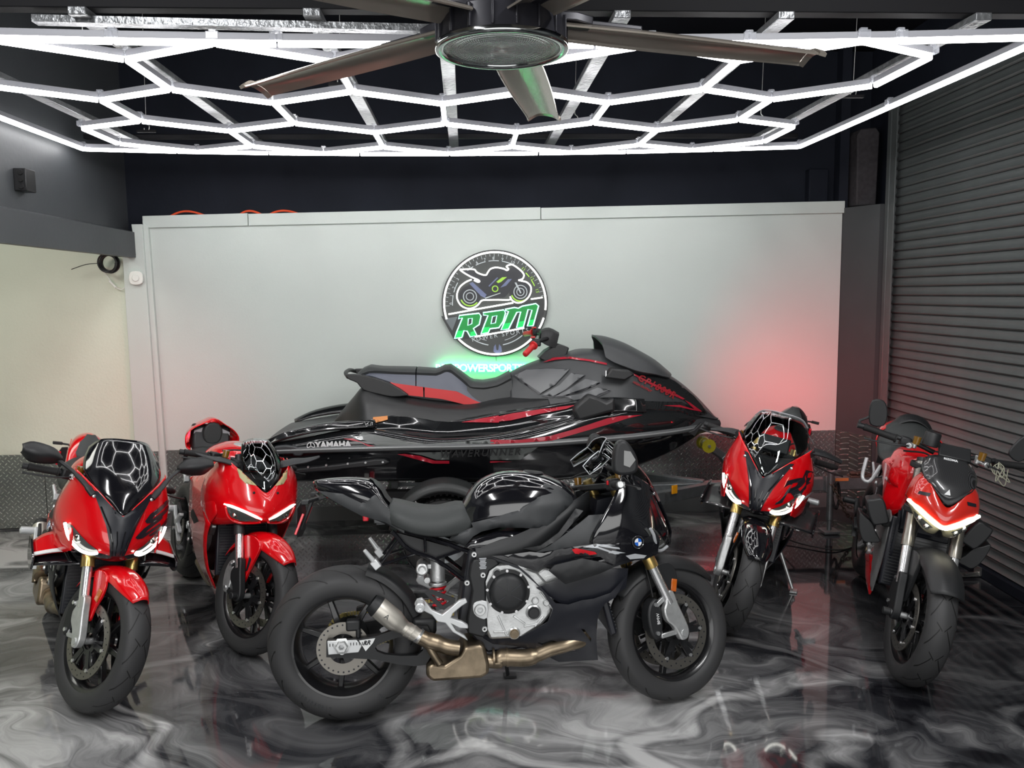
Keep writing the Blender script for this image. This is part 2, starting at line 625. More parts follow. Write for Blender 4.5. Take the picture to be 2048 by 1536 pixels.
ob('bottom_bar', join(bar((doorx(-1.5) - .02, -1.5, .035), (doorx(6.1) - .02, 6.1, .035), .05, .07)), M_black_wall, door, bevel=.006)
gd = ob('guide_rail', join(box((doorx(6.14) - .03, 6.13, 1.6), (.07, .05, 3.2)), box((doorx(6.14) - .055, 6.08, 1.6), (.012, .10, 3.2))), M_shut, door, bevel=.003)
ob('bottom_latch', join(box((doorx(4.7) - .10, 4.74, .02), (.13, .05, .012)), box((doorx(4.7) - .05, 4.74, .045), (.012, .06, .05)), cyl((doorx(4.7) - .16, 4.70, .032), (doorx(4.7) - .04, 4.74, .032), .008)), mat('bare_steel', (.5, .5, .48), .4, 1), door)
# diamond plate sheets
def sheet(x0, x1, z0a, z1a, y=6.452, z1b=None):
    z1b = z1b if z1b is not None else z1a
    return prism([(x0, z0a), (x1, z0a), (x1, z1b), (x0, z1a)], y, y - .006)
bp = struct('trim_7', box((-.4, 6.47, .06), (6.9, .05, .12)), mat('grey_kickboard', rgb(88, 90, 90), .5))
xs = [-2.38, -1.16, .06, 1.28, 2.50, 3.03]
for a, b_ in zip(xs[:-1], xs[1:]):
    za, zb = .605 + (a + 2.4) * .008, .605 + (b_ + 2.4) * .008
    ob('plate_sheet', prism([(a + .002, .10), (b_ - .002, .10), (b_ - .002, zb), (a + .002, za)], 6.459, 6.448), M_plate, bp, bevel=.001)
bp2 = struct('trim_8', box((-3.7, 6.46, .055), (2.4, .03, .10)), mat('grey_kickboard'))
for a, b_ in [(-4.85, -4.1), (-4.095, -3.32), (-3.315, -2.605)]:
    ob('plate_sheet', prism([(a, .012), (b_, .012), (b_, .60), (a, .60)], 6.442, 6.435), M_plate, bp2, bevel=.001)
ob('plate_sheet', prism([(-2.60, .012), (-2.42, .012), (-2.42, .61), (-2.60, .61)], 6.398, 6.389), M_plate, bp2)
bp3 = struct('trim_9', bar((3.03, 6.435, .05), (3.185, 6.15, .05), .02, .10), mat('grey_kickboard'))
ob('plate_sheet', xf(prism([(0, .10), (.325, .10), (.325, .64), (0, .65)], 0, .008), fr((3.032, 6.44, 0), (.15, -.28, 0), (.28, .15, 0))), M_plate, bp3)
# bits of orange cable on the panel's top edge
M_or = mat('orange_cable', rgb(225, 80, 40), .5)
for i, (c, w) in enumerate([(-2.14, .14), (-1.66, .10), (-1.40, .14)]):
    o = ob('extension_cable', tube(cr([(c - w, 6.53, 2.425), (c - w * .5, 6.52, 2.455), (c, 6.51, 2.465), (c + w * .5, 6.52, 2.455), (c + w, 6.54, 2.43)], 4), .008, 8), M_or)
    tag(o, ['short hump of orange cable on the panel top, leftmost near the wall corner', 'small orange cable hump on the panel top, middle of the three', 'orange cable hump on the panel top, rightmost of the three'][i], 'cable', 'orange cable ends on the white panel')
# black outlet box on the left beam wall
b = empty('outlet_box', (XL, 5.05, 2.50))
tag(b, 'small black outlet box with three round plugs on the left wall', 'outlet')
ob('body', box((.035, .0, 0), (.07, .11, .13)), mat('black_plastic', rgb(28, 28, 30), .4), b, bevel=.004)
for dz in (-.04, 0, .04):
    ob('socket', lathe([(0, .006), (.014, .006), (.017, 0)], 16, 'x'), mat('black_rubber', rgb(18, 18, 19), .7), b, loc=(.04, -.056, dz), rot=(0, 0, -pi / 2))
# coil of black cable under the beam, thin white wire, white sensor
M_blk = mat('black_plastic')
M_whp = mat('white_plastic', rgb(232, 234, 228), .35)
def coil(c, r, turns, rr):
    p = []
    for i in range(turns * 28 + 1):
        a = 2 * pi * i / 28
        k = r * (1 + .10 * sin(a * .37))
        p.append((c[0] + k * cos(a), c[1] - .03 + .03 * sin(a * .23), c[2] + k * sin(a) * 1.05))
    return tube(p, rr, 7)
w = tag(empty('cable_coil', (-2.70, 6.42, 2.07)), 'coil of black cable hanging under the left beam by the white corner', 'cable')
ob('loop', coil((0, 0, 0), .062, 7, .007), M_blk, w)
ob('loose_end', tube(cr([(-.06, -.03, .0), (-.16, -.05, -.01), (-.27, -.05, -.045)], 5), .003, 6), M_blk, w)
w = tag(empty('white_wire', (-2.66, 6.44, 1.98)), 'thin white wire drooping beside the black cable coil', 'wire')
ob('wire', tube(cr([(.10, 0, .12), (.09, 0, .0), (.04, 0, -.10), (-.01, 0, -.10), (-.06, 0, -.04), (-.12, 0, .06), (-.15, 0, .12)], 6), .004, 6), M_whp, w)
ob('plug', cyl((-.02, 0, -.095), (-.065, 0, -.045), .009), M_whp, w)
s = tag(empty('wall_sensor', (-2.50, 6.39, 1.955)), 'small square white sensor on the white corner post', 'sensor')
ob('base', prism(cr2([(-.042, -.042), (.042, -.042), (.042, .042), (-.042, .042)], 4), 0, -.02), M_whp, s, bevel=.004)
ob('dome', prism([(.027 * cos(a * pi / 12), .027 * sin(a * pi / 12)) for a in range(24)], -.02, -.03), M_whp, s, bevel=.005)

# ================================================================== hexagon LED ceiling light
LH = 2.7956
def sag(x): return -.04 * max(0, 1 - ((x + .09) / 2.45) ** 2)
M_led = mat('led_diffuser', (1, 1, 1), .4, emit=(1, .985, .99), power=LED_POWER)
M_chan = mat('led_channel', rgb(146, 147, 153), .5)
M_clear = mat('clear_plastic', (.55, .57, .62), .12, alpha=.38, spec=.8)
led = tag(empty('hexagon_light', (-.09, 4.5, LH)), 'large white LED ceiling light of hexagons in a rectangle, backed by foil battens', 'light')
def tubeobj(a, b):
    a, b = V(a), V(b)
    mid, d = (a + b) / 2, b - a
    L = d.length
    ang = atan2(d.y, d.x)
    o = ob('light_tube', prism([(-.012, .010), (.012, .010), (.0125, .026), (.010, .036), (-.010, .036), (-.0125, .026)], -L / 2, L / 2, 'x'), M_chan, led, smooth=30)
    o.location = mid - V(led.location)
    o.rotation_euler = (0, -math.asin(d.z / L), ang)
    q = ob('diffuser', prism([(-.0115, .010), (-.0115, -.006), (-.007, -.0115), (.007, -.0115), (.0115, -.006), (.0115, .010)], -L / 2, L / 2, 'x'), M_led, o, smooth=60)
    return o
s_ = .486
w_ = s_ * .866
def node(i, r):
    """row lines r=0 far .. 3 near ; zigzag"""
    yy = {0: (.5, 0), 1: (1.5, 2), 2: (3.5, 3), 3: (4.5, 5)}[r][i % 2] * s_
    x, y = (i - 5) * w_, -yy
    X, Y = -.0965 + x, 5.69 + y - .0065 * x
    return V((X, Y, LH + sag(X)))
segs, nodes = [], set()
for r in range(4):
    for i in range(10):
        segs.append((node(i, r), node(i + 1, r)))
for i in range(0, 11, 2): segs.append((node(i, 0), node(i, 1)))
for i in range(1, 11, 2): segs.append((node(i, 1), node(i, 2)))
for i in range(0, 11, 2): segs.append((node(i, 2), node(i, 3)))
for a, b_ in segs:
    d = (b_ - a).normalized() * .012
    tubeobj(a + d, b_ - d)
for r in range(4):
    for i in range(11): nodes.add((i, r))
con = join(box((0, 0, .026), (.05, .034, .030)), box((0, 0, .045), (.03, .02, .012)))
c0 = None
for (i, r) in sorted(nodes):
    p = node(i, r) - V(led.location)
    if c0 is None:
        c0 = ob('connector', con, M_clear, led, bevel=.003, loc=p)
    else: dup(c0, led, location=p)
bx0, bx1, by0, by1 = -2.53, 2.352, 3.255, 5.715
def bpt(x, y): return V((x, y, LH + (sag(x) if by0 < y + .01 else 0)))
def border(a, b, n, skip=()):
    a, b = V(a), V(b)
    for k in range(n):
        p, q = a.lerp(b, k / n), a.lerp(b, (k + 1) / n)
        p = V((p.x, p.y, LH + sag(p.x)))
        q = V((q.x, q.y, LH + sag(q.x)))
        d = (q - p).normalized() * .006
        tubeobj(p + d, q - d)
        dup(c0, led, location=p - V(led.location))
border((bx0, by1, 0), (bx1, by1 - .02, 0), 8)
border((bx1, by1 - .02, 0), (bx1, by0, 0), 2)
border((bx1, by0, 0), (bx0, by0 + .01, 0), 8)
border((bx0, by0 + .01, 0), (bx0, by1, 0), 2)
# black frame and foil-faced battens the light hangs on
M_foil = mat('crinkled_foil', rgb(118, 120, 122), .3, .6, bump=(45, 1.0), noise=(25, .25))
M_bw = mat('black_timber', rgb(15, 15, 18), .7, spec=.2)
fr0 = led
def loc(vf): return move(vf, (.09, -4.5, -LH))
for X in (-2.2, -1.41, -.555, -.06, .62, 1.26, 2.05):
    ob('foil_batten', loc(box((X, (by0 + by1) / 2 + .2, LH + .062), (.065, by1 - by0 + .5, .03))), M_foil, fr0, bevel=.003)
for y in (by0 + .03, ):
    ob('foil_facing', loc(bar((-1.6, y, LH + .052), (.02, y - .01, LH + .05 - .03), .05, .026)), M_foil, fr0)
ob('front_rail', loc(bar((bx0 - .3, by0 + .03, LH + .115), (bx1 + .5, by0 + .03, LH + .115), .07, .055)), M_bw, fr0, bevel=.004)
ob('back_rail', loc(bar((bx0, by1 + .03, LH + .085), (bx1, by1 + .03, LH + .085), .05, .03)), M_bw, fr0, bevel=.004)
# hanging wires with hooks
M_steel = mat('bare_steel', (.5, .5, .48), .4, 1)
k = 0
wl = ['left front corner', 'left rear corner', 'middle front beside the fan', 'right of the fan', 'right rear corner', 'right edge']
for (x, y), nm in zip([(-1.63, 3.75), (-2.05, 5.55), (-.62, 4.35), (.72, 5.3), (1.93, 5.3), (2.2, 4.6)], ['front left of the light', 'rear left corner of the light', 'left of the fan housing', 'just right of the green fan blade', 'rear right corner of the light', 'right edge of the light']):
    q = tag(empty('hanging_wire', (x, y, LH + .09)), 'thin steel wire with a hook, %s' % nm, 'wire', 'wires holding the ceiling light')
    ob('wire', cyl((0, 0, .06), (.02, 0, .82), .0018, 6), M_steel, q)
    ob('hook', tube(cr([(0, 0, .08), (0, 0, .05), (.018, 0, .03), (.012, 0, .0), (-.012, 0, .0), (-.014, 0, .015)], 4), .003, 6), M_steel, q)
    ob('bracket', box((0, 0, -.005), (.12, .02, .016)), M_bw, q)

# ================================================================== ceiling fan
M_fanb = mat('fan_black', rgb(44, 44, 50), .35, .3)
M_blade = mat('brushed_blade', rgb(168, 160, 150), .22, .6, noise=(4, .06))
FC = V((.135, 2.77, 2.60))
fan = tag(empty('ceiling_fan', FC), 'black five-blade ceiling fan with a ribbed round light, hanging in front', 'fan')
ob('motor_housing', lathe([(0, .42), (.172, .42), (.176, .40), (.176, .115), (.18, .10), (.196, .095)], 56, 'z'), M_fanb, fan, smooth=50)
ob('down_rod', cyl((0, 0, .4), (0, 0, 1.1), .02), M_fanb, fan)
ring = ob('light_ring', lathe([(.196, .095), (.204, .09), (.212, .02), (.214, .004), (.206, 0)], 72, 'z'), M_fanb, fan, smooth=50)
for i in range(18):
    a = 2 * pi * i / 18
    M_ = Mx.Rotation(a, 4, 'Z')
    ob('rib', xf(box((.212, 0, .05), (.012, .008, .072)), M_), M_fanb, ring, bevel=.002)
M_trim = mat('satin_trim', rgb(165, 168, 168), .12, 1)
ob('trim_ring', lathe([(.219, .010), (.220, 0), (.218, -.008), (.214, -.010), (.194, -.010), (.190, -.004), (.189, .006)], 72, 'z'), M_trim, fan, smooth=60)
def lens_mat():
    m = mat('prismatic_lens', (.55, .57, .57), .08, .7)
    g = NG(m)
    x, y, z = g.xyz('Object')
    r = g.m('SQRT', g.m('ADD', g.m('POWER', x, 2.0), g.m('POWER', y, 2.0)))
    a = g.m('ARCTAN2', y, x)
    h1 = g.m('SINE', g.m('MULTIPLY', r, 420.0))
    h2 = g.m('SINE', g.m('MULTIPLY', a, 90.0))
    g.bump(g.m('ADD', h1, g.m('MULTIPLY', h2, .5)), .45, .003)
    return m
ob('lens', lathe([(0, .0), (.02, -.001), (.05, -.002), (.10, -.003), (.15, -.003), (.190, 0)], 72, 'z'), lens_mat(), fan, smooth=180)
def blade():
    rows = []
    for t in (0, .08, .3, .6, .9, 1):
        x = .20 + .88 * t
        w = .074 + .012 * sin(pi * min(1, t * 1.2)) - .008 * t
        rows.append([(x, -w, -.018 + .016 * t * 0), (x, -w * .45, .004), (x, 0, .012), (x, w * .45, .012), (x, w, -.002), (x + .004, w * 1.12, -.012)])
    return surf(rows, 4, 3, .006)
bl, ar = blade(), join(box((.30, .0, .022), (.34, .05, .016)), prism([(.16, .045), (.24, .055), (.30, .03), (.30, -.03), (.24, -.055), (.16, -.045)], .012, .04, 'z'))
tip = surf([[(1.08, -.068, -.02), (1.084, -.03, .004), (1.085, .03, .014), (1.08, .075, -.01)], [(1.105, -.068, -.024), (1.11, -.03, 0), (1.11, .03, .01), (1.10, .078, -.014)]], 4, 2, .012)
bo = None
for k in range(5):
    a = radians(5 + 72 * k)
    b0 = ob('blade', bl, M_blade, fan, loc=(0, 0, .085), rot=(radians(-2), radians(4), a)) if bo is None else dup(bo, fan, rotation_euler=(radians(-2), radians(4), a))
    if bo is None:
        bo = b0
        ao = ob('blade_arm', ar, M_fanb, bo, bevel=.004)
        to = ob('blade_tip', tip, M_blade, bo)
    else:
        dup(ao, b0)
        dup(to, b0)

# ================================================================== neon sign on the wall
M_neon = mat('white_neon', (1, 1, 1), .4, emit=(1, .99, .93), power=NEON_POWER)
M_neong = mat('mint_neon', (.6, 1, .9), .4, emit=(.42, 1, .86), power=NEON_POWER * .8)
M_green = mat('green_lit_acrylic', rgb(0, 105, 38), .4, emit=(.01, .75, .14), power=.22)
M_greenb = mat('green_lit_bright', rgb(0, 160, 60), .4, emit=(.01, .9, .22), power=.55)
M_sgn = mat('smoked_acrylic', rgb(52, 56, 54), .25)
M_sgn2 = mat('sign_black', rgb(30, 32, 33), .3)
M_prt = mat('sign_print_grey', rgb(170, 178, 180), .5, emit=(.7, .75, .78), power=.25)
M_prg = mat('sign_print_lime', rgb(150, 200, 60), .5, emit=(.4, .7, .1), power=.35)
M_prb = mat('sign_print_blue', rgb(120, 130, 165), .5)
M_prk = mat('sign_print_charcoal', rgb(40, 42, 48), .4)
SY = 6.45
sg = tag(empty('neon_sign', (.233, SY, 1.725)), 'round neon sign of a rev counter with a motorcycle outline and green RPM letters', 'sign')
def circ(r, n=64, a0=0, a1=360): return [(r * cos(radians(a0 + (a1 - a0) * i / n)), r * sin(radians(a0 + (a1 - a0) * i / n))) for i in range(n + (a1 - a0 < 360))]
ob('backing_disc', prism(circ(.420), -.012, -.022), M_sgn2, sg)
ob('dial_face', prism(circ(.408), -.022, -.026), M_sgn, sg)
def ntube(pts, r=.0085, k=5, y=-.040, closed=False, m=None, name='neon_tube'):
    p = [(a, b) for a, b in pts]
    c = cr([(a, y, b) for a, b in p], k, closed) if k > 1 else [(a, y, b) for a, b in p]
    return ob(name, tube(c, r, 8, closed), m or M_neon, sg, smooth=60)
# outer ring in two arcs (broken by the letter plate)
ntube(circ(.400, 60, -8, 197), .0075, 1)
ntube(circ(.400, 8, -37, -17), .0075, 1)
ntube(circ(.400, 30, -137, -45), .0075, 1)
# motorcycle outline
ntube([(-.182,.190),(-.228,.170),(-.275,.132),(-.298,.077),(-.294,.031),(-.267,-.012),(-.221,-.035),(-.174,-.031),(-.135,-.008),(-.104,.025),(-.050,.029),(.027,.029),(.097,.027),(.125,.031)], .0058)
ntube([(.118,.054),(.135,.023),(.174,.004),(.221,.012),(.263,.046),(.284,.093),(.281,.132),(.252,.163),(.213,.174),(.186,.180)], .0058)
ntube([(.186,.180),(.217,.190),(.230,.217),(.217,.244),(.182,.275),(.143,.300),(.116,.300),(.093,.288),(.109,.269),(.098,.257)], .0058, 4)
ntube([(.098,.257),(.066,.272),(.012,.281),(-.031,.271),(-.054,.244),(-.070,.223),(-.112,.232),(-.143,.248),(-.166,.269),(-.273,.269)], .0058, 4)
ntube([(-.273,.269),(-.248,.248),(-.190,.213),(-.124,.182),(-.129,.169),(-.163,.184)], .0058, 4)
ntube([(.283,.031),(.375,.043)], .0058, 1)
ntube([(-.368,-.079),(-.128,-.039),(.143,.004)], .0062, 1)
ntube([(-.166,-.259),(.027,-.228),(.228,-.195)], .0062, 1)
# printed motorcycle art inside the outline
def spr(pts, m, y0=-.026, y1=-.029, k=0, name='printed_art'):
    p = cr2(pts, k) if k else pts
    return ob(name, prism(p, y0, y1), m, sg, smooth=0)
spr([(-.248,.257),(-.166,.262),(-.112,.224),(-.066,.215),(-.019,.271),(.043,.272),(.104,.248),(.151,.290),(.221,.236),(.221,.205),(.174,.178),(.135,.116),(.074,.046),(-.035,.040),(-.097,.070),(-.128,.139),(-.182,.193)], M_prk)
def ringz(c, r0, r1, n=28, a0=0, a1=360):
    o = [(c[0] + q * cos(radians(a0 + (a1 - a0) * i / n)), c[1] + q * sin(radians(a0 + (a1 - a0) * i / n))) for q in (r0, r1) for i in range(n + 1)]
    vs = [(x, 0, z) for x, z in o]
    return vs, [[i, i + 1, n + 2 + i, n + 1 + i] for i in range(n)]
for c in ([(-.197,.058)][0], [(.201,.089)][0]):
    ob('wheel_print', join(move(prism(circ(.085, 32), 0, -.004), (c[0], -.029, c[1]))), M_prk, sg)
    ob('wheel_ring_print', move(join(ringz(c, .055, .048), ringz(c, .032, .026)), (0, -.0345, 0)), M_prt, sg, smooth=0)
    ob('wheel_arc_print', move(ringz(c, .078, .068, 14, 200, 320), (0, -.0345, 0)), M_prg, sg, smooth=0)
c = [(.002,.116)][0]
ob('gear_print', move(ringz(c, .026, .018), (0, -.031, 0)), M_prg, sg, smooth=0)
spr([(.012,.170),(.058,.205),(.097,.207),(.050,.169),(.027,.159)], M_prg, -.029, -.031)
spr([(.043,.124),(.104,.190),(.135,.190),(.089,.139)], M_prb, -.029, -.031)
spr([(-.050,.139),(.019,.205),(.027,.201),(-.043,.132)], M_prb, -.029, -.031)
spr([(-.201,.159),(-.174,.170),(-.066,.070),(-.081,.046),(-.112,.062)], M_prb, -.034, -.040, name='exhaust_print')
spr([(-.081,.046),(.043,.085),(.044,.079),(-.077,.039)], M_prt, -.029, -.031)
spr([(.155,.163),(.170,.163),(.209,.081),(.199,.077)], M_prt, -.036, -.038)
# dial ticks and numbers
tk, nums = [], []
for i in range(40):
    a = radians(180 - i * 5.1 + 2)
    if i > 36: break
    L = .03 if i % 3 == 0 else .018
    tk.append(move(xf(box((.388 - L / 2, 0, 0), (L, .002, .0028)), Mx.Rotation(-a, 4, 'Y')), (0, -.028, 0)))
ob('dial_ticks', join(*tk), M_prt, sg, smooth=0, kind='stuff')
arc = lambda r, a0, a1, w: move(ringz((0, 0), r, r - w, 20, a0, a1), (0, -.0275, 0))
ob('dial_arc', join(*[arc(.338, a, a + 14, .006) for a in (66, 84, 102, 120, 150, 168)]), M_prt, sg, smooth=0)
ob('redline_arc', join(arc(.345, 37, 44, .008), arc(.345, 23, 32, .008)), M_prg, sg, smooth=0)
for t, p in [('0', (220, 645)), ('1', (225, 565)), ('2', (250, 485)), ('3', (290, 400)), ('5', (408, 275)), ('6', (487, 235)), ('7', (568, 208)), ('8', (655, 195)), ('9', (745, 205)), ('10', (848, 238)), ('11', (958, 305)), ('12', (1042, 400)), ('13', (1095, 525))]:
    q = ((p[0] - 665) / 1292, (650 - p[1]) / 1292)
    a = atan2(q[1], q[0]) - pi / 2
    ob('dial_number', text_mesh(t, .034, fr((q[0], -.029, q[1]), (cos(a), 0, sin(a)), (-sin(a), 0, cos(a))), .001), M_prg if len(t) == 2 and t != '10' else M_prt, sg, smooth=0)
# letter plate and RPM letters
ob('letter_plate', prism([(-.426,-.093),(-.283,-.093),(.151,-.008),(.383,.039),(.399,.000),(.387,-.085),(.313,-.197),(-.035,-.259),(-.329,-.279)], -.026, -.032), M_sgn2, sg)
ob('plate_wedge', prism([(-.399,-.112),(-.298,-.099),(-.329,-.178),(-.341,-.209)], -.032, -.035), mat('sign_grey_blue', rgb(105, 112, 116), .3), sg)
R_ = [(-.283,-.089),(-.128,-.074),(-.112,-.097),(-.128,-.163),(-.174,-.193),(-.147,-.248),(-.201,-.259),(-.224,-.213),(-.248,-.209),(-.267,-.263),(-.325,-.269),(-.306,-.217),(-.259,-.108),(-.290,-.116)]
Rh = [(-.213,-.116),(-.182,-.112),(-.186,-.155),(-.217,-.169)]
P_ = [(-.097,-.070),(.066,-.050),(.081,-.074),(.062,-.139),(.027,-.190),(-.043,-.197),(-.058,-.228),(-.116,-.236),(-.093,-.178),(-.058,-.093),(-.093,-.089)]
Ph = [(-.023,-.101),(.012,-.094),(.000,-.151),(-.035,-.159)]
M__ = [(.077,-.046),(.151,-.033),(.182,-.039),(.213,-.023),(.321,-.004),(.343,-.023),(.325,-.085),(.298,-.178),(.252,-.182),(.290,-.054),(.259,-.050),(.221,-.187),(.166,-.193),(.201,-.066),(.170,-.071),(.104,-.201),(.043,-.207),(.074,-.139),(.104,-.062),(.077,-.056)]
def letter(o, holes):
    v2, fs = flatmesh(o, .03, holes)
    top = [(x, -.040, z) for x, z in v2]
    bk = [(x, -.030, z) for x, z in v2]
    n = len(v2)
    ed = {(f[i], f[(i + 1) % 3]) for f in fs for i in range(3)}
    return top + bk, [list(f) for f in fs] + [[b, a, a + n, b + n] for a, b in ed if (b, a) not in ed]
ob('letter_r', letter(R_, [Rh]), M_green, sg, smooth=0)
ob('letter_p', letter(P_, [Ph]), M_green, sg, smooth=0)
ob('letter_m', letter(M__, []), M_green, sg, smooth=0)
for o_ in ([(-.312,-.213),(-.244,-.205),(-.255,-.259),(-.325,-.269)], [(-.104,-.187),(-.046,-.182),(-.058,-.228),(-.116,-.236)], [(.062,-.159),(.124,-.151),(.104,-.201),(.043,-.207)], [(.178,-.147),(.228,-.138),(.221,-.187),(.166,-.193)], [(.267,-.135),(.310,-.128),(.298,-.178),(.252,-.182)], [(-.197,-.221),(-.166,-.213),(-.147,-.248),(-.201,-.259)]):
    spr(o_, M_greenb, -.040, -.0415, name='letter_foot')
for q in (R_, P_, M__):
    ob('letter_outline', tube([(x, -.046, z) for x, z in q], .0055, 6, True), M_neong, sg, smooth=60)
for q in (Rh, Ph): ob('letter_outline', tube([(x, -.046, z) for x, z in q], .0045, 6, True), M_neong, sg, smooth=60)
ang = radians(9)
ob('power_sports_text', text_mesh('POWER SPORTS', .047, fr(((712 - 665) / 1292, -.034, (650 - 970) / 1292), (cos(ang), 0, sin(ang)), (-sin(ang), 0, cos(ang))), .001, space=1.45), M_prt, sg, smooth=0)
ob('lower_arc', join(arc(.335, -137, -100, .008), arc(.335, -80, -50, .008), arc(.30, -132, -104, .004), arc(.30, -76, -55, .004)), M_prt, sg, smooth=0)
spr([(-.019,-.379),(-.015,-.341),(.000,-.321),(.005,-.364),(.012,-.370),(.021,-.364),(.027,-.321),(.044,-.341),(.049,-.379),(.015,-.399)], M_prb, -.027, -.029, name='crest_print')
# standoffs and the leads
for a in (55, 135):
    ob('standoff', cyl((.415 * cos(radians(a)), 0, .415 * sin(radians(a))), (.415 * cos(radians(a)), -.02, .415 * sin(radians(a))), .006), M_steel, sg)
ob('power_lead', tube([(0, -.005, -.41), (.005, -.005, -.455)], .002, 5), M_sgn2, sg)
# lit name underneath
t2 = tag(empty('lit_lettering', (.165, SY, 1.214)), 'glowing pale blue lettering with a green halo under the round neon sign', 'sign')
ob('letters', text_mesh('RPMPOWERSPORTSLLC', .083, fr((0, -.034, 0), (1, 0, -.015), (0, 0, 1)), .004, bold=.0026, space=.93), mat('cyan_letters', (.6, 1, 1), .4, emit=(.45, .98, 1), power=1.5), t2, smooth=0)
ob('halo_strip', join(bar((-.36, -.008, .022), (.36, -.008, .022), .006, .008), bar((-.36, -.008, -.012), (.36, -.008, -.012), .006, .008)), mat('green_led_strip', (0, 1, .2), .4, emit=(.01, 1, .12), power=18), t2, smooth=0)

# ================================================================== motorcycles: shared kit
from mathutils.bvhtree import BVHTree
def rubber_mat():
    m = mat('tyre_rubber', rgb(44, 44, 45), .55, spec=.4)
    g = NG(m)
    x, y, z = g.xyz('Object')
    th = g.m('ARCTAN2', z, x)
    ay = g.m('ABSOLUTE', y)
    r = g.m('SQRT', g.m('ADD', g.m('POWER', x, 2.0), g.m('POWER', z, 2.0)))
    s = g.m('ADD', g.m('MULTIPLY', th, 14 / (2 * pi)), g.m('MULTIPLY', ay, 16.0))
    f = g.m('FRACT', s)
    line = g.m('LESS_THAN', g.m('ABSOLUTE', g.m('SUBTRACT', f, .5)), .035)
    s2 = g.m('FRACT', g.m('ADD', g.m('ADD', g.m('MULTIPLY', th, 14 / (2 * pi)), g.m('MULTIPLY', ay, -9.0)), .3))
    line2 = g.m('LESS_THAN', g.m('ABSOLUTE', g.m('SUBTRACT', s2, .5)), .025)
    tread = g.m('GREATER_THAN', r, .277)
    a1 = g.m('MULTIPLY', g.m('MULTIPLY', line, tread), g.m('GREATER_THAN', ay, .014))
    a2 = g.m('MULTIPLY', g.m('MULTIPLY', line2, tread), g.m('MULTIPLY', g.m('GREATER_THAN', ay, .004), g.m('LESS_THAN', ay, .03)))
    gr = g.m('MAXIMUM', a1, a2)
    g.bump(g.m('SUBTRACT', 1.0, gr), 1, .004)
    mx = g.n('ShaderNodeMix', data_type='RGBA')
    g.nt.links.new(gr, mx.inputs[0])
    mx.inputs[6].default_value = (*rgb(52, 52, 53), 1)
    mx.inputs[7].default_value = (*rgb(12, 12, 12), 1)
    g.nt.links.new(mx.outputs[2], g.p.inputs['Base Color'])
    return m
def clear_mat(name, tint, gloss_min=.06):
    m = bpy.data.materials.new(name)
    m.use_nodes = True
    nt = m.node_tree
    nt.nodes.clear()
    out = nt.nodes.new('ShaderNodeOutputMaterial')
    mix = nt.nodes.new('ShaderNodeMixShader')
    tr = nt.nodes.new('ShaderNodeBsdfTransparent')
    gl = nt.nodes.new('ShaderNodeBsdfGlossy')
    fz = nt.nodes.new('ShaderNodeFresnel')
    fz.inputs[0].default_value = 1.6
    tr.inputs[0].default_value = (*tint, 1)
    gl.inputs['Roughness'].default_value = .02
    nt.links.new(fz.outputs[0], mix.inputs[0])
    nt.links.new(tr.outputs[0], mix.inputs[1])
    nt.links.new(gl.outputs[0], mix.inputs[2])
    nt.links.new(mix.outputs[0], out.inputs[0])
    MATS[name] = m
    return m
def carbon_mat():
    m = mat('carbon_fibre', rgb(34, 34, 36), .28, coat=.6)
    g = NG(m)
    x, y, z = g.xyz('Object')
    s = 1500.0
    a = g.m('SINE', g.m('MULTIPLY', g.m('ADD', g.m('ADD', x, y), z), s))
    col = g.ramp(g.m('ADD', g.m('MULTIPLY', a, .5), .5), [(.3, rgb(20, 20, 21)), (.7, rgb(58, 58, 60))])
    g.nt.links.new(col, g.p.inputs['Base Color'])
    return m
M_tyre = rubber_mat()
M_clearS = clear_mat('clear_screen', (.86, .88, .88))
M_smoke = clear_mat('smoked_screen', (.62, .65, .66))
M_carbon = carbon_mat()
M_rim = mat('black_rim', rgb(24, 24, 26), .28, coat=.3)
M_red = mat('gloss_red', (.66, .002, .006), .22, coat=1, spec=.4)
M_redp = mat('plain_red', rgb(205, 22, 34), .35)
M_gblk = mat('gloss_black', (.006, .006, .008), .12, coat=1)
M_sblk = mat('satin_black', (.010, .011, .016), .33)
M_mblk = mat('matte_grey_black', rgb(46, 48, 50), .48)
M_mblk2 = mat('matte_black', rgb(27, 28, 30), .5)
M_seat = mat('seat_vinyl', rgb(52, 55, 55), .55, bump=(400, .08))
M_gold = mat('gold_anodised', (.50, .36, .13), .28, .85)
M_chrome = mat('polished_steel', (.80, .80, .81), .22, .9)
M_alu = mat('cast_aluminium', (.60, .61, .61), .35, .75, noise=(30, .12), bump=(120, .15))
M_silver = mat('silver_paint', rgb(205, 207, 208), .35, .3)
M_disc = mat('brake_disc_steel', (.26, .245, .22), .33, .9)
M_ti = mat('brushed_titanium', (.60, .57, .51), .40, .8)
M_tih = mat('heat_stained_titanium', (.27, .215, .15), .36, .95, noise=(14, .35))
M_amb = mat('amber_reflector', rgb(190, 92, 20), .2, coat=1)
M_redl = mat('red_reflector', (.55, .005, .02), .2, coat=1, emit=(1, .02, .04), power=.15)
M_tail = mat('lit_tail_lamp', (1, .0, .0), .3, emit=(1, .012, .03), power=30)
M_drl = mat('running_light', (1, 1, 1), .3, emit=(1, .99, .90), power=5)
M_drlw = mat('bright_running_light', (1, 1, 1), .3, emit=(1, .95, .74), power=14)
M_lens = mat('lamp_glass', rgb(58, 60, 62), .06, coat=1, emit=(.8, .8, .6), power=.02)
M_hlp = mat('lamp_chrome', (.75, .75, .68), .12, 1)
M_rub = mat('black_rubber')
M_white = mat('white_print', rgb(225, 226, 226), .4)
M_lgrey = mat('light_grey_print', rgb(185, 188, 192), .35, .2)
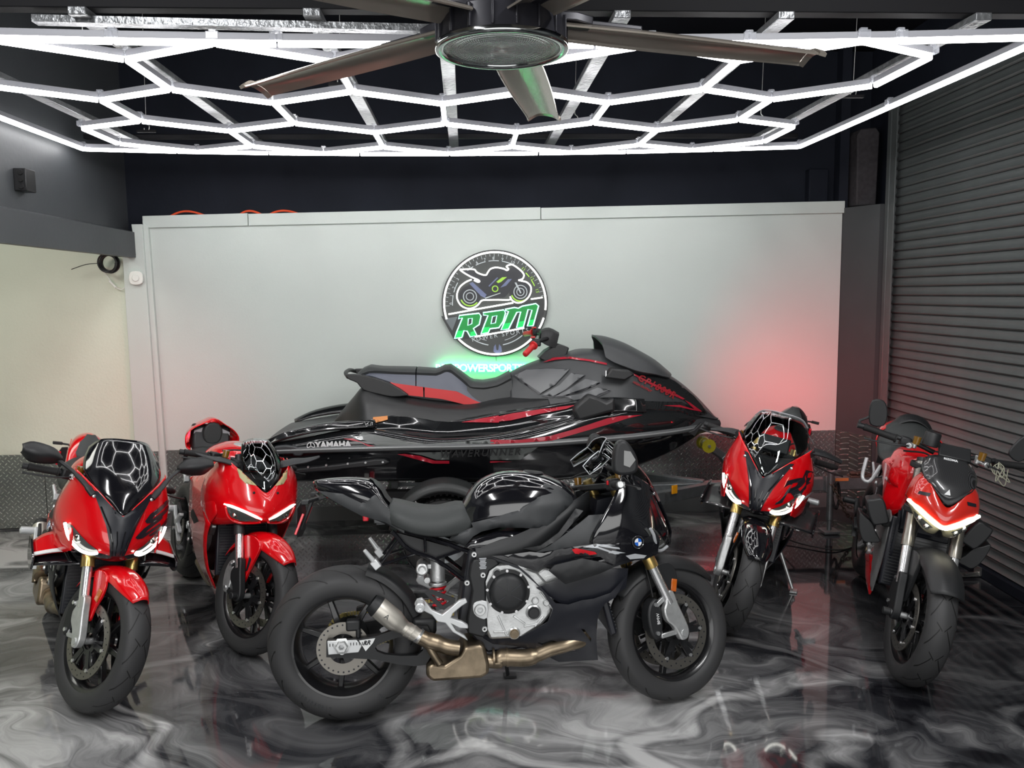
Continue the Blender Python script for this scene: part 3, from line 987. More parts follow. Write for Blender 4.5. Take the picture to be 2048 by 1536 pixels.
M_blue = mat('badge_blue', rgb(30, 95, 190), .25, coat=1)
M_chain = mat('gold_chain', (.42, .34, .12), .4, .9)
M_coil = mat('red_spring', rgb(190, 20, 34), .3, coat=.5)

AXF, AXR = (.72, .300), (-.70, .327)
def steer_matrix(deg):
    p = V((.415, 0, .97))
    a = V((-.42, 0, .907)).normalized()
    return Mx.Translation(p) @ Mx.Rotation(radians(deg), 4, a) @ Mx.Translation(-p)
def tyre(prof): return lathe(prof + [(r, -y) for r, y in prof[::-1][1:]], 72, 'y')
PF = [(.214, -.046), (.224, -.055), (.240, -.0585), (.258, -.0595), (.275, -.055), (.288, -.043), (.2955, -.026), (.299, -.012), (.300, 0)]
PR = [(.214, -.085), (.224, -.094), (.245, -.0985), (.266, -.099), (.284, -.092), (.302, -.074), (.316, -.048), (.3245, -.022), (.327, 0)]
def rim(hw):
    p = [(.222, -hw), (.224, -hw + .006), (.212, -hw + .012), (.198, -hw * .55), (.194, 0), (.198, hw * .55), (.212, hw - .012), (.224, hw - .006), (.222, hw), (.206, hw - .004), (.190, hw * .5), (.186, 0), (.190, -hw * .5), (.206, -hw + .004)]
    return lathe(p, 72, 'y', True)
def spoke(a, r0, r1, w0, w1, y0, y1, th=.018):
    c, s = cos(a), sin(a)
    t = (-s, c)
    vs = []
    for r, w, y in ((r0, w0, y0), (r1, w1, y1)):
        for e, k in ((-1, -1), (1, -1), (1, 1), (-1, 1)):
            vs.append((r * c + e * w * t[0], y + k * th, r * s + e * w * t[1]))
    return vs, [[0, 1, 2, 3], [7, 6, 5, 4], [0, 4, 5, 1], [1, 5, 6, 2], [2, 6, 7, 3], [3, 7, 4, 0]]
def drilled_disc(r0, r1, y, th=.005, n=60):
    return lathe([(r0, y - th / 2), (r1, y - th / 2), (r1, y + th / 2), (r0, y + th / 2)], n, 'y', True)
def wheel(root, M, front, cfg):
    """M: matrix of the wheel centre in bike space"""
    def place(o): o.matrix_local = M; return o
    ty = place(ob('front_tyre' if front else 'rear_tyre', tyre(PF if front else PR), M_tyre, root, smooth=180))
    if not front and cfg.get('tyre_text'):
        for t, ac in (('200/55ZR17', -118), ('A', -52)):
            for i, ch in enumerate(t):
                a = radians(ac + (i - len(t) / 2) * 3.6)
                sz = .022 if len(t) > 1 else .03
                c, s = cos(a), sin(a)
                ob('tyre_lettering', text_mesh(ch, sz, fr((.256 * c, -.1005, .256 * s), (-s, 0, c), (-c, 0, -s)), .001), M_mblk, ty, smooth=0)
    hw = .047 if front else .084
    rm = place(ob('wheel_rim', rim(hw), M_rim, root, smooth=40))
    n = cfg.get('spokes', 7)
    for k in range(n):
        a = 2 * pi * k / n + (.25 if front else .1)
        if cfg.get('yspoke'):
            q = join(spoke(a, .03, .11, .012, .010, 0, 0, .012), spoke(a - .02, .10, .197, .007, .008, 0, .0, .011), spoke(a + .22, .06, .197, .007, .008, 0, 0, .011))
        else:
            q = spoke(a, .03, .197, .016, .011, -.012 if not front else 0, 0, .014)
        ob('spoke', q, M_rim, rm, bevel=.004, smooth=40)
    ob('hub', join(cyl((0, -hw * .9, 0), (0, hw * .9, 0), .034), lathe([(.03, -.03), (.052, -.02), (.052, .02), (.03, .03)], 32, 'y')), M_rim, rm)
    if cfg.get('rimtape'): ob('rim_tape', lathe([(.2245, -hw + .002), (.2255, -hw + .003), (.219, -hw + .009)], 60, 'y', a0=2.2, a1=4.6), M_white, rm)
    if front:
        for sd in (-1, 1):
            dk = place(ob('brake_disc', drilled_disc(.122, .160, sd * .062), M_disc, root, smooth=30))
            ob('disc_holes', join(*[move(cyl((0, -.0031, 0), (0, .0031, 0), .0035, 8), ((.135 + .012 * (i % 2)) * cos(i * pi / 18), sd * .062, (.135 + .012 * (i % 2)) * sin(i * pi / 18))) for i in range(36)]), M_sblk, dk, kind='stuff')
            cr_ = join(*[spoke(2 * pi * k / 6 + .3, .045, .125, .012, .014, sd * .058, sd * .062, .004) for k in range(6)], *[spoke(2 * pi * k / 6 + .55, .05, .115, .006, .006, sd * .057, sd * .060, .003) for k in range(6)], lathe([(.036, sd * .052), (.058, sd * .052), (.058, sd * .060), (.036, sd * .060)], 32, 'y', True))
            ob('disc_carrier', cr_, M_rim, dk, smooth=30)
            for k in range(6):
                a = 2 * pi * k / 6 + .3
                ob('disc_bolt', move(cyl((0, sd * .058, 0), (0, sd * .069, 0), .0075, 10), (.124 * cos(a), 0, .124 * sin(a))), M_chrome, dk)
    else:
        dk = place(ob('brake_disc', drilled_disc(.062, .110, -.098), M_disc, root, smooth=30))
        ob('disc_holes', join(*[move(cyl((0, -.0031, 0), (0, .0031, 0), .004, 8), (.098 * cos(i * pi / 14), -.098, .098 * sin(i * pi / 14))) for i in range(28)]), M_sblk, dk, kind='stuff')
        ob('disc_carrier', join(*[spoke(2 * pi * k / 5, .03, .068, .014, .010, -.094, -.096, .004) for k in range(5)]), M_rim, dk)
        sp = place(ob('sprocket', lathe([(.03, .098), (.088, .098), (.088, .104), (.03, .104)], 42, 'y', True), M_mblk2, root))
def ringpath(c, r, a0, a1, n, y=0): return [(c[0] + r * cos(radians(a0 + (a1 - a0) * i / n)), y, c[1] + r * sin(radians(a0 + (a1 - a0) * i / n))) for i in range(n + 1)]
def fender(c, r, a0, a1, hw, drop, th=.004, tip=.5):
    rows = []
    n = 9
    for i in range(n + 1):
        t = i / n
        a = radians(a0 + (a1 - a0) * t)
        w = hw * (1 - tip * max(0, (.25 - t) / .25) ** 2) * (1 - .25 * max(0, (t - .8) / .2))
        d = drop * sin(pi * min(1, max(0, t)) ** .8)
        row = []
        for e in (-1, -.86, -.45, 0, .45, .86, 1):
            rr = r - (.030 * abs(e) ** 2.4 + (d if abs(e) == 1 else d * .35 if abs(e) > .8 else 0))
            row.append((c[0] + rr * cos(a), -e * w, c[1] + rr * sin(a)))
        rows.append(row)
    return surf(rows, 4, 3, th)
def bvh(vf):
    return BVHTree.FromPolygons([V(v) for v in vf[0]], vf[1])
def drape(T, out, ax, off=.002, step=.012, k=0, sgn=-1):
    """outline in (y,z) seen from the front (ax 'x') or (x,z) seen from the right/left (ax 'y'), laid onto a body surface"""
    if k: out = cr2(out, k)
    v2, fs = flatmesh(out, step)
    vs, ok = [], []
    for a, b in v2:
        if ax == 'x': o, d = V((1.2, a, b)), V((-1, 0, 0))
        else: o, d = V((a, sgn * 1.0, b)), V((0, -sgn, 0))
        h = T.ray_cast(o, d)
        if h[0] is None:
            h = T.find_nearest(V((.6, a, b)) if ax == 'x' else V((a, sgn * .22, b)))
            nn = d * -1
        nn = h[1]
        if nn.dot(d) > 0: nn = -nn
        vs.append(h[0] + nn * off)
    if ax == 'y' and sgn < 0: fs = fs
    if ax == 'y' and sgn > 0: fs = [f[::-1] for f in fs]
    return vs, fs
def onsurf(T, pts, ax='x', off=.004, sgn=-1):
    r = []
    for a, b in pts:
        if ax == 'x': o, d = V((1.2, a, b)), V((-1, 0, 0))
        else: o, d = V((a, sgn, b)), V((0, -sgn, 0))
        h = T.ray_cast(o, d)
        if h[0] is None: h = T.find_nearest(V((.6, a, b)) if ax == 'x' else V((a, sgn * .22, b)))
        nn = h[1] if h[1].dot(d) < 0 else -h[1]
        r.append(h[0] + nn * off)
    return r
def mp(pts): return [(-a, b) for a, b in pts][::-1]
def skin(rows, ku=4, kv=3, th=.004):
    """half rows, centre first, mirrored to a whole shell"""
    full = [[(x, -y, z) for x, y, z in r[::-1]][:-1] + [tuple(q) for q in r] for r in rows]
    return surf(full, ku, kv, th)
def helix(a, b, r, turns, n=14):
    a, b = V(a), V(b)
    d = (b - a)
    w = d.normalized()
    u = w.orthogonal().normalized()
    v = w.cross(u)
    N = int(turns * n)
    return [a + d * (i / N) + r * (cos(2 * pi * i / n) * u + sin(2 * pi * i / n) * v) for i in range(N + 1)]
def roundel(root, o, nrm, up, r):
    """blue and white quartered roundel"""
    z = V(nrm).normalized()
    x = V(up).cross(z).normalized()
    M = fr(o, x, z.cross(x))
    def pie(r0, a0, a1, t, n=10):
        p = [(0, 0)] if a1 - a0 < 6 else []
        p += [(r0 * cos(a0 + (a1 - a0) * i / n), r0 * sin(a0 + (a1 - a0) * i / n)) for i in range(n + (1 if p else 0))]
        return xf(prism(p, 0, t, 'z'), M)
    b = ob('badge', pie(r, 0, 2 * pi, .003, 32), M_gblk, root)
    ob('badge_ring', xf(lathe([(r * .98, .003), (r * 1.0, .0035), (r * 1.02, .002)], 32, 'z'), M), M_chrome, b)
    for i in range(4): ob('badge_quarter', pie(r * .62, i * pi / 2, (i + 1) * pi / 2, .004), M_blue if i % 2 == 0 else M_white, b)
    return b

def tail_glow(root, p, energy):
    ld = bpy.data.lights.new('tail_lamp_light', 'AREA')
    ld.size, ld.energy, ld.color, ld.spread = .05, energy, (1, .02, .04), radians(110)
    o = bpy.data.objects.new('tail_lamp_light', ld)
    o.location = p
    o.rotation_euler = (0, radians(90), 0)
    o.parent = root
    COL.objects.link(o)
def chassis(root, cfg):
    """wheels, forks, bars, engine, swingarm: what every bike shares"""
    ST = steer_matrix(cfg['steer'])
    S = lambda vf: xf(vf, ST)
    wheel(root, ST @ Mx.Translation((AXF[0], 0, AXF[1])) @ Mx.Rotation(.3, 4, 'Y'), True, cfg)
    wheel(root, Mx.Translation((AXR[0], 0, AXR[1])), False, cfg)
    FT, FB = V((.432, 0, .965)), V((.668, 0, .43))
    M_up, M_lo = cfg.get('forkup', M_gold), cfg.get('forklo', M_chrome)
    for sd in (-1, 1):
        y = V((0, sd * .105, 0))
        mid = FT.lerp(FB, .70)
        fu = ob('fork_tube', S(join(tube([FT + y, FT.lerp(FB, .60) + y, FT.lerp(FB, .61) + y, mid + y], [.0265, .0265, .0285, .0285], 20))), M_up, root)
        ob('fork_cap', S(cyl(FT + y, FT + y + V((-.009, 0, .02)), .022)), M_gold if M_up == M_gold else M_mblk2, fu)
        ob('fork_stanchion', S(cyl(mid + y, FB + y, .0215)), M_lo, root)
        foot = cr2([(.648, .475), (.682, .480), (.705, .42), (.738, .345), (.748, .305), (.735, .275), (.705, .272), (.690, .30), (.668, .335), (.640, .36), (.628, .40), (.640, .43)], 3)
        ob('fork_foot', S(prism(foot, sd * .088, sd * .124)), cfg.get('footm', M_alu), root, bevel=.006)
        ff = ob('caliper_bracket', S(join(bar((.648, sd * .10, .455), (.600, sd * .10, .425), .02, .018, (0, 1, 0)), bar((.70, sd * .10, .305), (.615, sd * .10, .295), .02, .014, (0, 1, 0)), bar((.605, sd * .10, .43), (.612, sd * .10, .29), .02, .012, (0, 1, 0)))), cfg.get('footm', M_alu), root, bevel=.003)
        cal = prism(cr2([(.575, .44), (.607, .455), (.622, .42), (.625, .34), (.612, .29), (.585, .285), (.562, .32), (.556, .39)], 3), sd * .045, sd * .108)
        co = ob('brake_caliper', S(cal), cfg.get('calm', M_mblk2), root, bevel=.008)
        for bz in (.43, .31): ob('caliper_bolt', S(cyl((.595, sd * .106, bz), (.595, sd * .114, bz), .009, 12)), M_chrome, co)
        if cfg.get('caltext'): ob('caliper_lettering', S(text_mesh(cfg['caltext'], .020, fr((.603, sd * .1093, .37), (-.05 * -sd, 0, 1), (-1 * 1, 0, 0)), .0006)), M_white, co, smooth=0)
        ob('brake_hose', S(tube(cr([(.60, sd * .085, .46), (.585, sd * .08, .56), (.56, sd * .07, .68), (.50, sd * .05, .85)], 6), .004, 6)), M_rub, root)
    ob('front_axle', S(cyl((AXF[0], -.128, AXF[1]), (AXF[0], .128, AXF[1]), .014)), M_alu, root)
    ob('fork_clamp', S(join(prism(cr2([(.385, -.13), (.46, -.135), (.475, 0), (.46, .135), (.385, .13), (.365, 0)], 4), .935, .962, 'z'), move(prism(cr2([(.385, -.13), (.46, -.135), (.475, 0), (.46, .135), (.385, .13), (.365, 0)], 4), 0, .03, 'z'), (.10, 0, .74)))), cfg.get('clampm', M_mblk2), root, bevel=.005)
    # handlebars
    hb = cfg.get('bars', 'clip')
    for sd in (-1, 1):
        if hb == 'clip': a, b_, rise = V((.405, sd * .115, .955)), V((.31, sd * .365, .945)), 0
        else: a, b_ = V((.385, sd * .05, 1.02)), V((.335, sd * .385, 1.055))
        hbar = ob('handlebar', S(tube(cr([a, a.lerp(b_, .3) + (V((0, 0, .01)) if hb != 'clip' else V()), b_], 6), .0115, 12)), M_mblk2, root)
        g0, g1 = a.lerp(b_, .52), a.lerp(b_, .98)
        d = (g1 - g0).normalized()
        gp = [g0 + (g1 - g0) * t for t in (0, .04, .05, .12, .13, .5, .9, .95, 1)]
        gr = ob('grip', S(tube(gp, [.022, .022, .017, .017, .0165, .0165, .0165, .018, .018], 18)), M_rub, root, smooth=50)
        ob('bar_end', S(cyl(g1, g1 + d * .025, .014, 16)), M_alu if cfg.get('alubar') else M_mblk2, gr, bevel=.003)
        sw = a.lerp(b_, .40)
        q = ob('switch_cube', S(box(tuple(sw), (.045, .05, .05))), M_mblk2, root, bevel=.008)
        ob('switch_button', S(box(tuple(sw + V((-.024, 0, .008))), (.006, .012, .018))), M_redp if sd < 0 else M_mblk, q, bevel=.002)
        lv = a.lerp(b_, .34) + V((.035, 0, -.005))
        ln = [lv, lv + V((.02, sd * .03, -.002)), lv + V((.018, sd * .09, -.012)), lv + V((-.012, sd * .16, -.020)), lv + V((-.035, sd * .205, -.022))]
        lo_ = ob('lever', S(tube(cr(ln, 5), [.009] * 5 + [.007] * 15 + [.009], 8, flat=.6)), cfg.get('leverm', M_mblk2), root)
        ob('lever_perch', S(join(cyl(lv + V((-.03, -sd * .01, 0)), lv + V((.02, sd * .015, 0)), .014), cyl(lv + V((-.02, -sd * .02, -.01)), lv + V((-.02, -sd * .02, .03)), .012))), cfg.get('perchm', M_alu), root, bevel=.003)
        rs = lv + V((.012, -sd * .015, .035))
        rv = ob('fluid_reservoir', S(lathe([(0, -.02), (.016, -.02), (.018, .018), (0, .02)], 18, 'z')), mat('brake_fluid', rgb(120, 84, 20), .15, coat=1), root)
        rv.data.transform(Mx.Translation(ST @ rs - ST @ V((0, 0, 0))))
    # cables over the headstock
    for i, (y0, z0) in enumerate(((-.09, .99), (.08, 1.0), (-.03, .985))):
        ob('cable', S(tube(cr([(.37, y0 * 2, z0), (.43, y0, z0 + .02), (.50, y0 * .4, z0 - .03), (.50, -y0 * .3, z0 - .16)], 6), .0045, 7)), M_rub, root)
    # engine
    eg = ob('engine_case', prism([(-.116,.622),(-.060,.663),(.013,.665),(.118,.622),(.194,.535),(.178,.441),(.134,.393),(.044,.343),(-.090,.344),(-.121,.418)], -.150, .150), M_alu, root, bevel=.012)
    ob('cylinder_head', prism([(.109,.607),(.149,.633),(.217,.613),(.249,.555),(.219,.501),(.174,.492),(.130,.533)], -.145, .145), M_alu, root, bevel=.008)
    ob('engine_core', prism([(-.22, .42), (-.17, .72), (.10, .80), (.34, .78), (.40, .62), (.33, .40), (.22, .30), (-.10, .28)], -.118, .118), M_sblk, root, bevel=.01)
    cc = [(-.009,.545)][0]
    cl = ob('clutch_cover', move(lathe([(0, -.198), (.055, -.198), (.070, -.193), (.078, -.182), (.080, -.168), (.092, -.166), (.092, -.15)], 48, 'y'), (cc[0], 0, cc[1])), M_mblk2, root, smooth=40)
    mk = []
    for a in (35, 95, 145, 215, 330): mk.append(bar((cc[0] + .012 * cos(radians(a)), -.1985, cc[1] + .012 * sin(radians(a))), (cc[0] + .062 * cos(radians(a)), -.197, cc[1] + .062 * sin(radians(a))), .004, .004, (0, 1, 0)))
    ob('cover_rib', join(*mk), M_sblk, cl)
    for k in range(9):
        a = 2 * pi * k / 9 + .2
        ob('cover_bolt', cyl((cc[0] + .088 * cos(a), -.164, cc[1] + .088 * sin(a)), (cc[0] + .088 * cos(a), -.172, cc[1] + .088 * sin(a)), .006, 8), M_chrome, cl)
    for (px, pz), r, mm in (([(.097,.452)][0], .026, M_mblk2), ([(.013,.369)][0], .020, M_tih), ([(.105,.500)][0], .012, M_alu), ([(.152,.489)][0], .011, M_alu), ([(-.053,.624)][0], .014, M_mblk2)):
        pl = ob('engine_plug', move(lathe([(0, -.171), (r * .75, -.171), (r * .8, -.166), (r, -.166), (r, -.14)], 24, 'y'), (px, 0, pz)), mm, root)
        ob('plug_rim', move(lathe([(r, -.166), (r * 1.25, -.162), (r * 1.3, -.14)], 24, 'y'), (px, 0, pz)), M_alu, pl)
    rb = []
    for (p, q) in (([(-.054,.444),(-.018,.359)]), ([(.055,.394),(.112,.402)]), ([(.126,.534),(.180,.459)]), ([(-.073,.379),(-.017,.376)]), ([(.012,.440),(.061,.404)]), ([(.140,.433),(.100,.391)])):
        rb.append(bar((p[0], -.153, p[1]), (q[0], -.153, q[1]), .008, .012, (0, 1, 0)))
    ob('casting_ribs', join(*rb), M_alu, eg, bevel=.002)
    fp = ob('frame_plate', prism([(-.149,.687),(-.110,.693),(-.060,.693),(-.039,.663),(-.084,.635),(-.101,.591),(-.101,.515),(-.098,.383),(-.115,.359),(-.184,.381),(-.183,.442),(-.160,.556),(-.172,.622),(-.163,.666)], -.170, -.135), M_mblk2, root, bevel=.008)
    ob('frame_plate', mir(prism([(-.149,.687),(-.110,.693),(-.060,.693),(-.039,.663),(-.084,.635),(-.101,.591),(-.101,.515),(-.098,.383),(-.115,.359),(-.184,.381),(-.183,.442),(-.160,.556),(-.172,.622),(-.163,.666)], -.170, -.135)), M_mblk2, root, bevel=.008)
    pv = ob('pivot_plate', prism(cr2([(-.158,.497),(-.142,.513),(-.098,.511),(-.099,.443),(-.130,.443),(-.154,.464)], 2), -.176, -.168), M_silver, root, bevel=.003)
    pc = [(-.129,.481)][0]
    ob('pivot_nut', move(lathe([(.010, -.176), (.012, -.190), (.021, -.190), (.024, -.184), (.024, -.172)], 28, 'y'), (pc[0], 0, pc[1])), M_alu, pv)
    for p in [(-.113,.622),(-.112,.398),(-.148,.709),(-.180,.593)]:
        ob('frame_bolt', move(lathe([(.004, -.176), (.005, -.181), (.010, -.181), (.012, -.174)], 16, 'y'), (p[0], 0, p[1])), M_alu, fp)
    ob('frame_label', move(join(*[box((0, 0, -.006 * i), (.030 - .004 * (i % 3), .0008, .0032)) for i in range(8)]), (-.112, -.1708, .690)), M_lgrey, fp, smooth=0)
    # main spars up to the headstock
    for sd in (-1, 1):
        ob('frame_spar', surf([[(-.14, sd * .150, .73), (-.14, sd * .168, .70), (-.14, sd * .160, .66)], [(.08, sd * .165, .80), (.08, sd * .185, .75), (.08, sd * .17, .69)], [(.27, sd * .12, .90), (.27, sd * .14, .86), (.27, sd * .12, .80)], [(.37, sd * .05, .94), (.37, sd * .06, .90), (.37, sd * .05, .85)]], 4, 4, .012 * (1 if sd < 0 else -1)), M_mblk2, root)
    # radiator
    ra = ob('radiator', xf(box((0, 0, 0), (.03, .30, .34)), Mx.Translation((.40, 0, .50)) @ Mx.Rotation(radians(-14), 4, 'Y')), M_sblk, root, bevel=.008)
    ob('radiator_fins', xf(join(*[box((.018, 0, -.15 + .015 * i), (.006, .27, .004)) for i in range(21)]), Mx.Translation((.40, 0, .50)) @ Mx.Rotation(radians(-14), 4, 'Y')), M_mblk, ra, kind='stuff')
    # swingarm and what hangs on it
    sa = [(-.763,.375),(-.637,.373),(-.557,.383),(-.443,.418),(-.346,.411),(-.311,.327),(-.358,.252),(-.406,.249),(-.479,.262),(-.567,.286),(-.655,.296),(-.765,.307)]
    hole = cr2([(-.566,.333),(-.525,.357),(-.420,.378),(-.368,.338),(-.393,.293),(-.527,.305)], 2)
    v2, f2 = flatmesh(sa, .03, [hole])
    def slab(y0, y1):
        n = len(v2)
        ed = {(f[i], f[(i + 1) % 3]) for f in f2 for i in range(3)}
        vs = [(x, y0, z) for x, z in v2] + [(x, y1, z) for x, z in v2]
        fs = [list(f) for f in f2] + [[i + n for i in f][::-1] for f in f2] + [[b, a, a + n, b + n] for a, b in ed if (b, a) not in ed]
        return vs, fs
    for sd in ((-1, 1) if not cfg.get('single') else (1,)):
        s1 = slab(-.138, -.112)
        s1 = s1 if sd < 0 else mir(s1)
        sw = ob('swingarm', s1, M_mblk2, root, bevel=.004)
        ax = join(prism([(-.759,.375),(-.640,.373),(-.619,.347),(-.633,.321),(-.756,.318)], -.146, -.136))
        aq = join(move(lathe([(.010, -.150), (.012, -.166), (.022, -.166), (.026, -.150), (.036, -.148), (.036, -.145)], 6 if sd < 0 else 24, 'y'), [(-.700,.352)][0][:1] + (0,) + [(-.700,.352)][0][1:]))
        a_ = ob('axle_plate', ax if sd < 0 else mir(ax), M_silver, sw, bevel=.003)
        ob('axle_nut', aq if sd < 0 else mir(aq), M_alu, sw)
        if sd < 0 and cfg.get('rr'):
            ob('arm_badge', prism([(-.630,.369),(-.564,.375),(-.574,.356),(-.604,.324)], -.1385, -.142), M_white, sw)
            ob('arm_badge_lettering', text_mesh('RR', .024, fr((-.600, -.1425, .358), (1, 0, .05), (0, 0, 1)), .0008, font_shear=.4, bold=.001), M_sblk, sw, smooth=0)
            ob('adjuster_marks', join(*[box((-.70 + .012 * i, -.1465, .358 - .025 * (i % 2) * 0), (.003, .001, .012)) for i in range(-4, 9) if abs(i) > 1 or i > 3]), M_mblk2, sw, smooth=0)
    ob('swingarm_bridge', box((-.36, 0, .40), (.10, .22, .07)), M_mblk2, root, bevel=.015)
    ob('rear_axle', cyl((AXR[0], -.145, AXR[1]), (AXR[0], .145, AXR[1]), .012), M_alu, root)
    ob('rear_caliper', join(box((-.655, -.10, .425), (.06, .05, .045)), box((-.635, -.115, .395), (.02, .02, .05))), M_mblk2, root, bevel=.008)
    # chain on the left
    ch = []
    a, b_ = V((AXR[0], .101, AXR[1])), V((-.235, .101, .43))
    top = [a + V((-.02, 0, .088)), b_ + V((0, 0, .038))]
    for i in range(38):
        p = top[0].lerp(top[1], i / 37)
        ch.append(box(tuple(p), (.010, .014, .015)))
        p2 = (a + V((0, 0, -.088))).lerp(b_ + V((0, 0, -.035)), i / 37)
        ch.append(box(tuple(p2), (.010, .014, .015)))
    for i in range(14):
        an = radians(95 + 170 * i / 13)
        ch.append(xf(box((0, 0, 0), (.015, .014, .012)), Mx.Translation((a.x + .088 * cos(an), .101, a.z + .088 * sin(an))) @ Mx.Rotation(-an, 4, 'Y')))
    ob('drive_chain', join(*ch), M_chain, root, smooth=0, kind='stuff')
    ob('chain_guard', prism([(-.66, .445), (-.40, .50), (-.30, .49), (-.30, .47), (-.42, .475), (-.66, .428)], .09, .125), M_mblk2, root, bevel=.003)
    # hugger
    hg = []
    for t in (0, .25, .5, .75, 1):
        a = radians(72 - 52 * t)
        w = .075 + .01 * sin(pi * t)
        hg.append([(AXR[0] + q * cos(a), -e * w, AXR[1] + q * sin(a)) for e, q in ((-1, .31), (-.9, .336), (-.4, .348), (.4, .348), (.9, .336), (1, .31))])
    if not cfg.get('nohug'): ob('rear_hugger', surf(hg, 3, 4, .004), M_mblk2, root)
    # shock
    sh = ob('rear_shock', join(cyl((-.300, -.03, .68), (-.300, -.03, .575), .032), cyl((-.300, -.03, .57), (-.300, -.03, .555), .039), cyl((-.300, -.03, .60), (-.300, -.03, .47), .018)), M_alu, root, bevel=.003)
    ob('spring', tube(helix((-.300, -.03, .565), (-.300, -.03, .475), .031, 4), .0058, 8), M_coil, sh)
    ob('shock_reservoir', join(cyl((-.365, -.10, .640), (-.365, .02, .640), .025), move(lathe([(.010, -.101), (.020, -.104), (.026, -.100), (.026, -.09)], 28, 'y'), (-.365, 0, .640)), bar((-.365, -.03, .64), (-.30, -.03, .64), .03, .02), cyl((-.345, -.08, .588), (-.345, 0, .588), .014)), M_alu, root, bevel=.002)
    # subframe
    Tn = lambda pts, y, r: tube(cr([(p[0], y, p[1]) for p in pts], 4), r, 10)
    for sd in (-1, 1):
        o1 = [(-.487,.808),(-.458,.774),(-.437,.747),(-.393,.716),(-.298,.674),(-.178,.579)]
        o2 = [(-.457,.815),(-.347,.780),(-.149,.701)]
        o3 = [(-.537,.674),(-.458,.774)]
        o4 = [(-.530,.670),(-.386,.712)]
        o5 = [(-.351,.777),(-.349,.714)]
        o6 = [(-.302,.686),(-.201,.714)]
        ob('subframe', join(*[Tn(o, sd * .105, r) for o, r in ((o1, .0095), (o2, .0095), (o3, .007), (o4, .006), (o5, .006), (o6, .006))]), M_gblk, root)
        ob('tray', prism([(-.472,.799),(-.348,.760),(-.200,.712),(-.302,.680),(-.422,.737)], sd * .06, sd * .085), M_mblk2, root)
        # passenger peg
        p0, p1 = V((-.549, sd * .125, .672)), V((-.600, sd * .145, .742))
        pg = ob('passenger_peg', join(tube([p0, p0.lerp(p1, .4), p1], [.012, .010, .008], 10), bar(p0 + V((.005, 0, -.01)), p0 + V((-.018, 0, .02)), .03, .03)), M_silver, root, bevel=.003)
    # rearsets
    rs = [(-.398,.527),(-.388,.545),(-.367,.551),(-.349,.530),(-.328,.501),(-.286,.479),(-.254,.503),(-.216,.533),(-.189,.539),(-.182,.524),(-.205,.511),(-.242,.483),(-.252,.464),(-.207,.447),(-.182,.430),(-.182,.417),(-.216,.421),(-.247,.438),(-.232,.411),(-.198,.389),(-.184,.368),(-.198,.377),(-.245,.406),(-.275,.445),(-.307,.452),(-.328,.480),(-.360,.498),(-.388,.510)]
    hg2 = [(-.356,.569),(-.325,.580),(-.231,.539),(-.233,.524),(-.278,.496),(-.295,.500)]
    hg3 = [(-.330,.562),(-.253,.529),(-.283,.512)]
    vv, ff = flatmesh(hg2, .03, [hg3])
    nn = len(vv)
    ed = {(f[i], f[(i + 1) % 3]) for f in ff for i in range(3)}
    hgm = ([(x, -.212, z) for x, z in vv] + [(x, -.200, z) for x, z in vv], [list(f) for f in ff] + [[i + nn for i in f][::-1] for f in ff] + [[b, a, a + nn, b + nn] for a, b in ed if (b, a) not in ed])
    pp = [(-.374,.528)][0]
    for sd in (-1, 1):
        m1 = prism(rs, -.225, -.200)
        m2 = hgm
        m3 = join(move(lathe([(0, -.290), (.008, -.292), (.010, -.288), (.014, -.290), (.0195, -.286), (.0195, -.215)], 24, 'y'), (pp[0], 0, pp[1])))
        if sd > 0: m1, m2, m3 = mir(m1), mir(m2), mir(m3)
        r1 = ob('rearset_bracket', m1, cfg.get('rearm', M_silver), root, bevel=.004)
        ob('heel_guard', m2, M_mblk2, root, bevel=.003)
        ob('foot_peg', m3, cfg.get('rearm', M_silver), root)
    # kick stand on the left, foot on the floor
    ln = radians(cfg['lean'])
    y1 = .27
    fz = y1 * math.tan(ln)
    ks = ob('kick_stand', join(tube([(-.02, .13, .30), (.02, y1, fz + .018)], [.012, .009], 12), box((.03, y1 + .01, fz + .010), (.06, .04, .008), Mx.Rotation(ln, 3, 'X'))), cfg.get('standm', M_mblk2), root)
    # electrics and plate at the back
    return ST, S

# ------------------------------------------------------------------ faired sport bike (used three times)
NOSE = [
 [(.665, 0, .645), (.650, .06, .648), (.60, .125, .655), (.53, .17, .655), (.44, .19, .650), (.34, .195, .645)],
 [(.722, 0, .678), (.700, .06, .688), (.640, .13, .694), (.565, .19, .690), (.46, .215, .69), (.34, .215, .69)],
 [(.735, 0, .715), (.715, .065, .733), (.655, .14, .750), (.580, .205, .758), (.46, .236, .76), (.33, .232, .755)],
 [(.728, 0, .765), (.708, .065, .785), (.655, .135, .805), (.58, .20, .82), (.48, .240, .83), (.37, .235, .83)],
 [(.715, 0, .810), (.692, .06, .840), (.648, .125, .870), (.585, .185, .885), (.50, .225, .90), (.42, .225, .90)],
 [(.705, 0, .838), (.680, .055, .882), (.640, .11, .925), (.585, .165, .955), (.52, .20, .970), (.46, .205, .970)],
 [(.699, 0, .856), (.675, .055, .903), (.635, .107, .952), (.58, .155, .992), (.53, .188, 1.018), (.48, .197, 1.022)]]
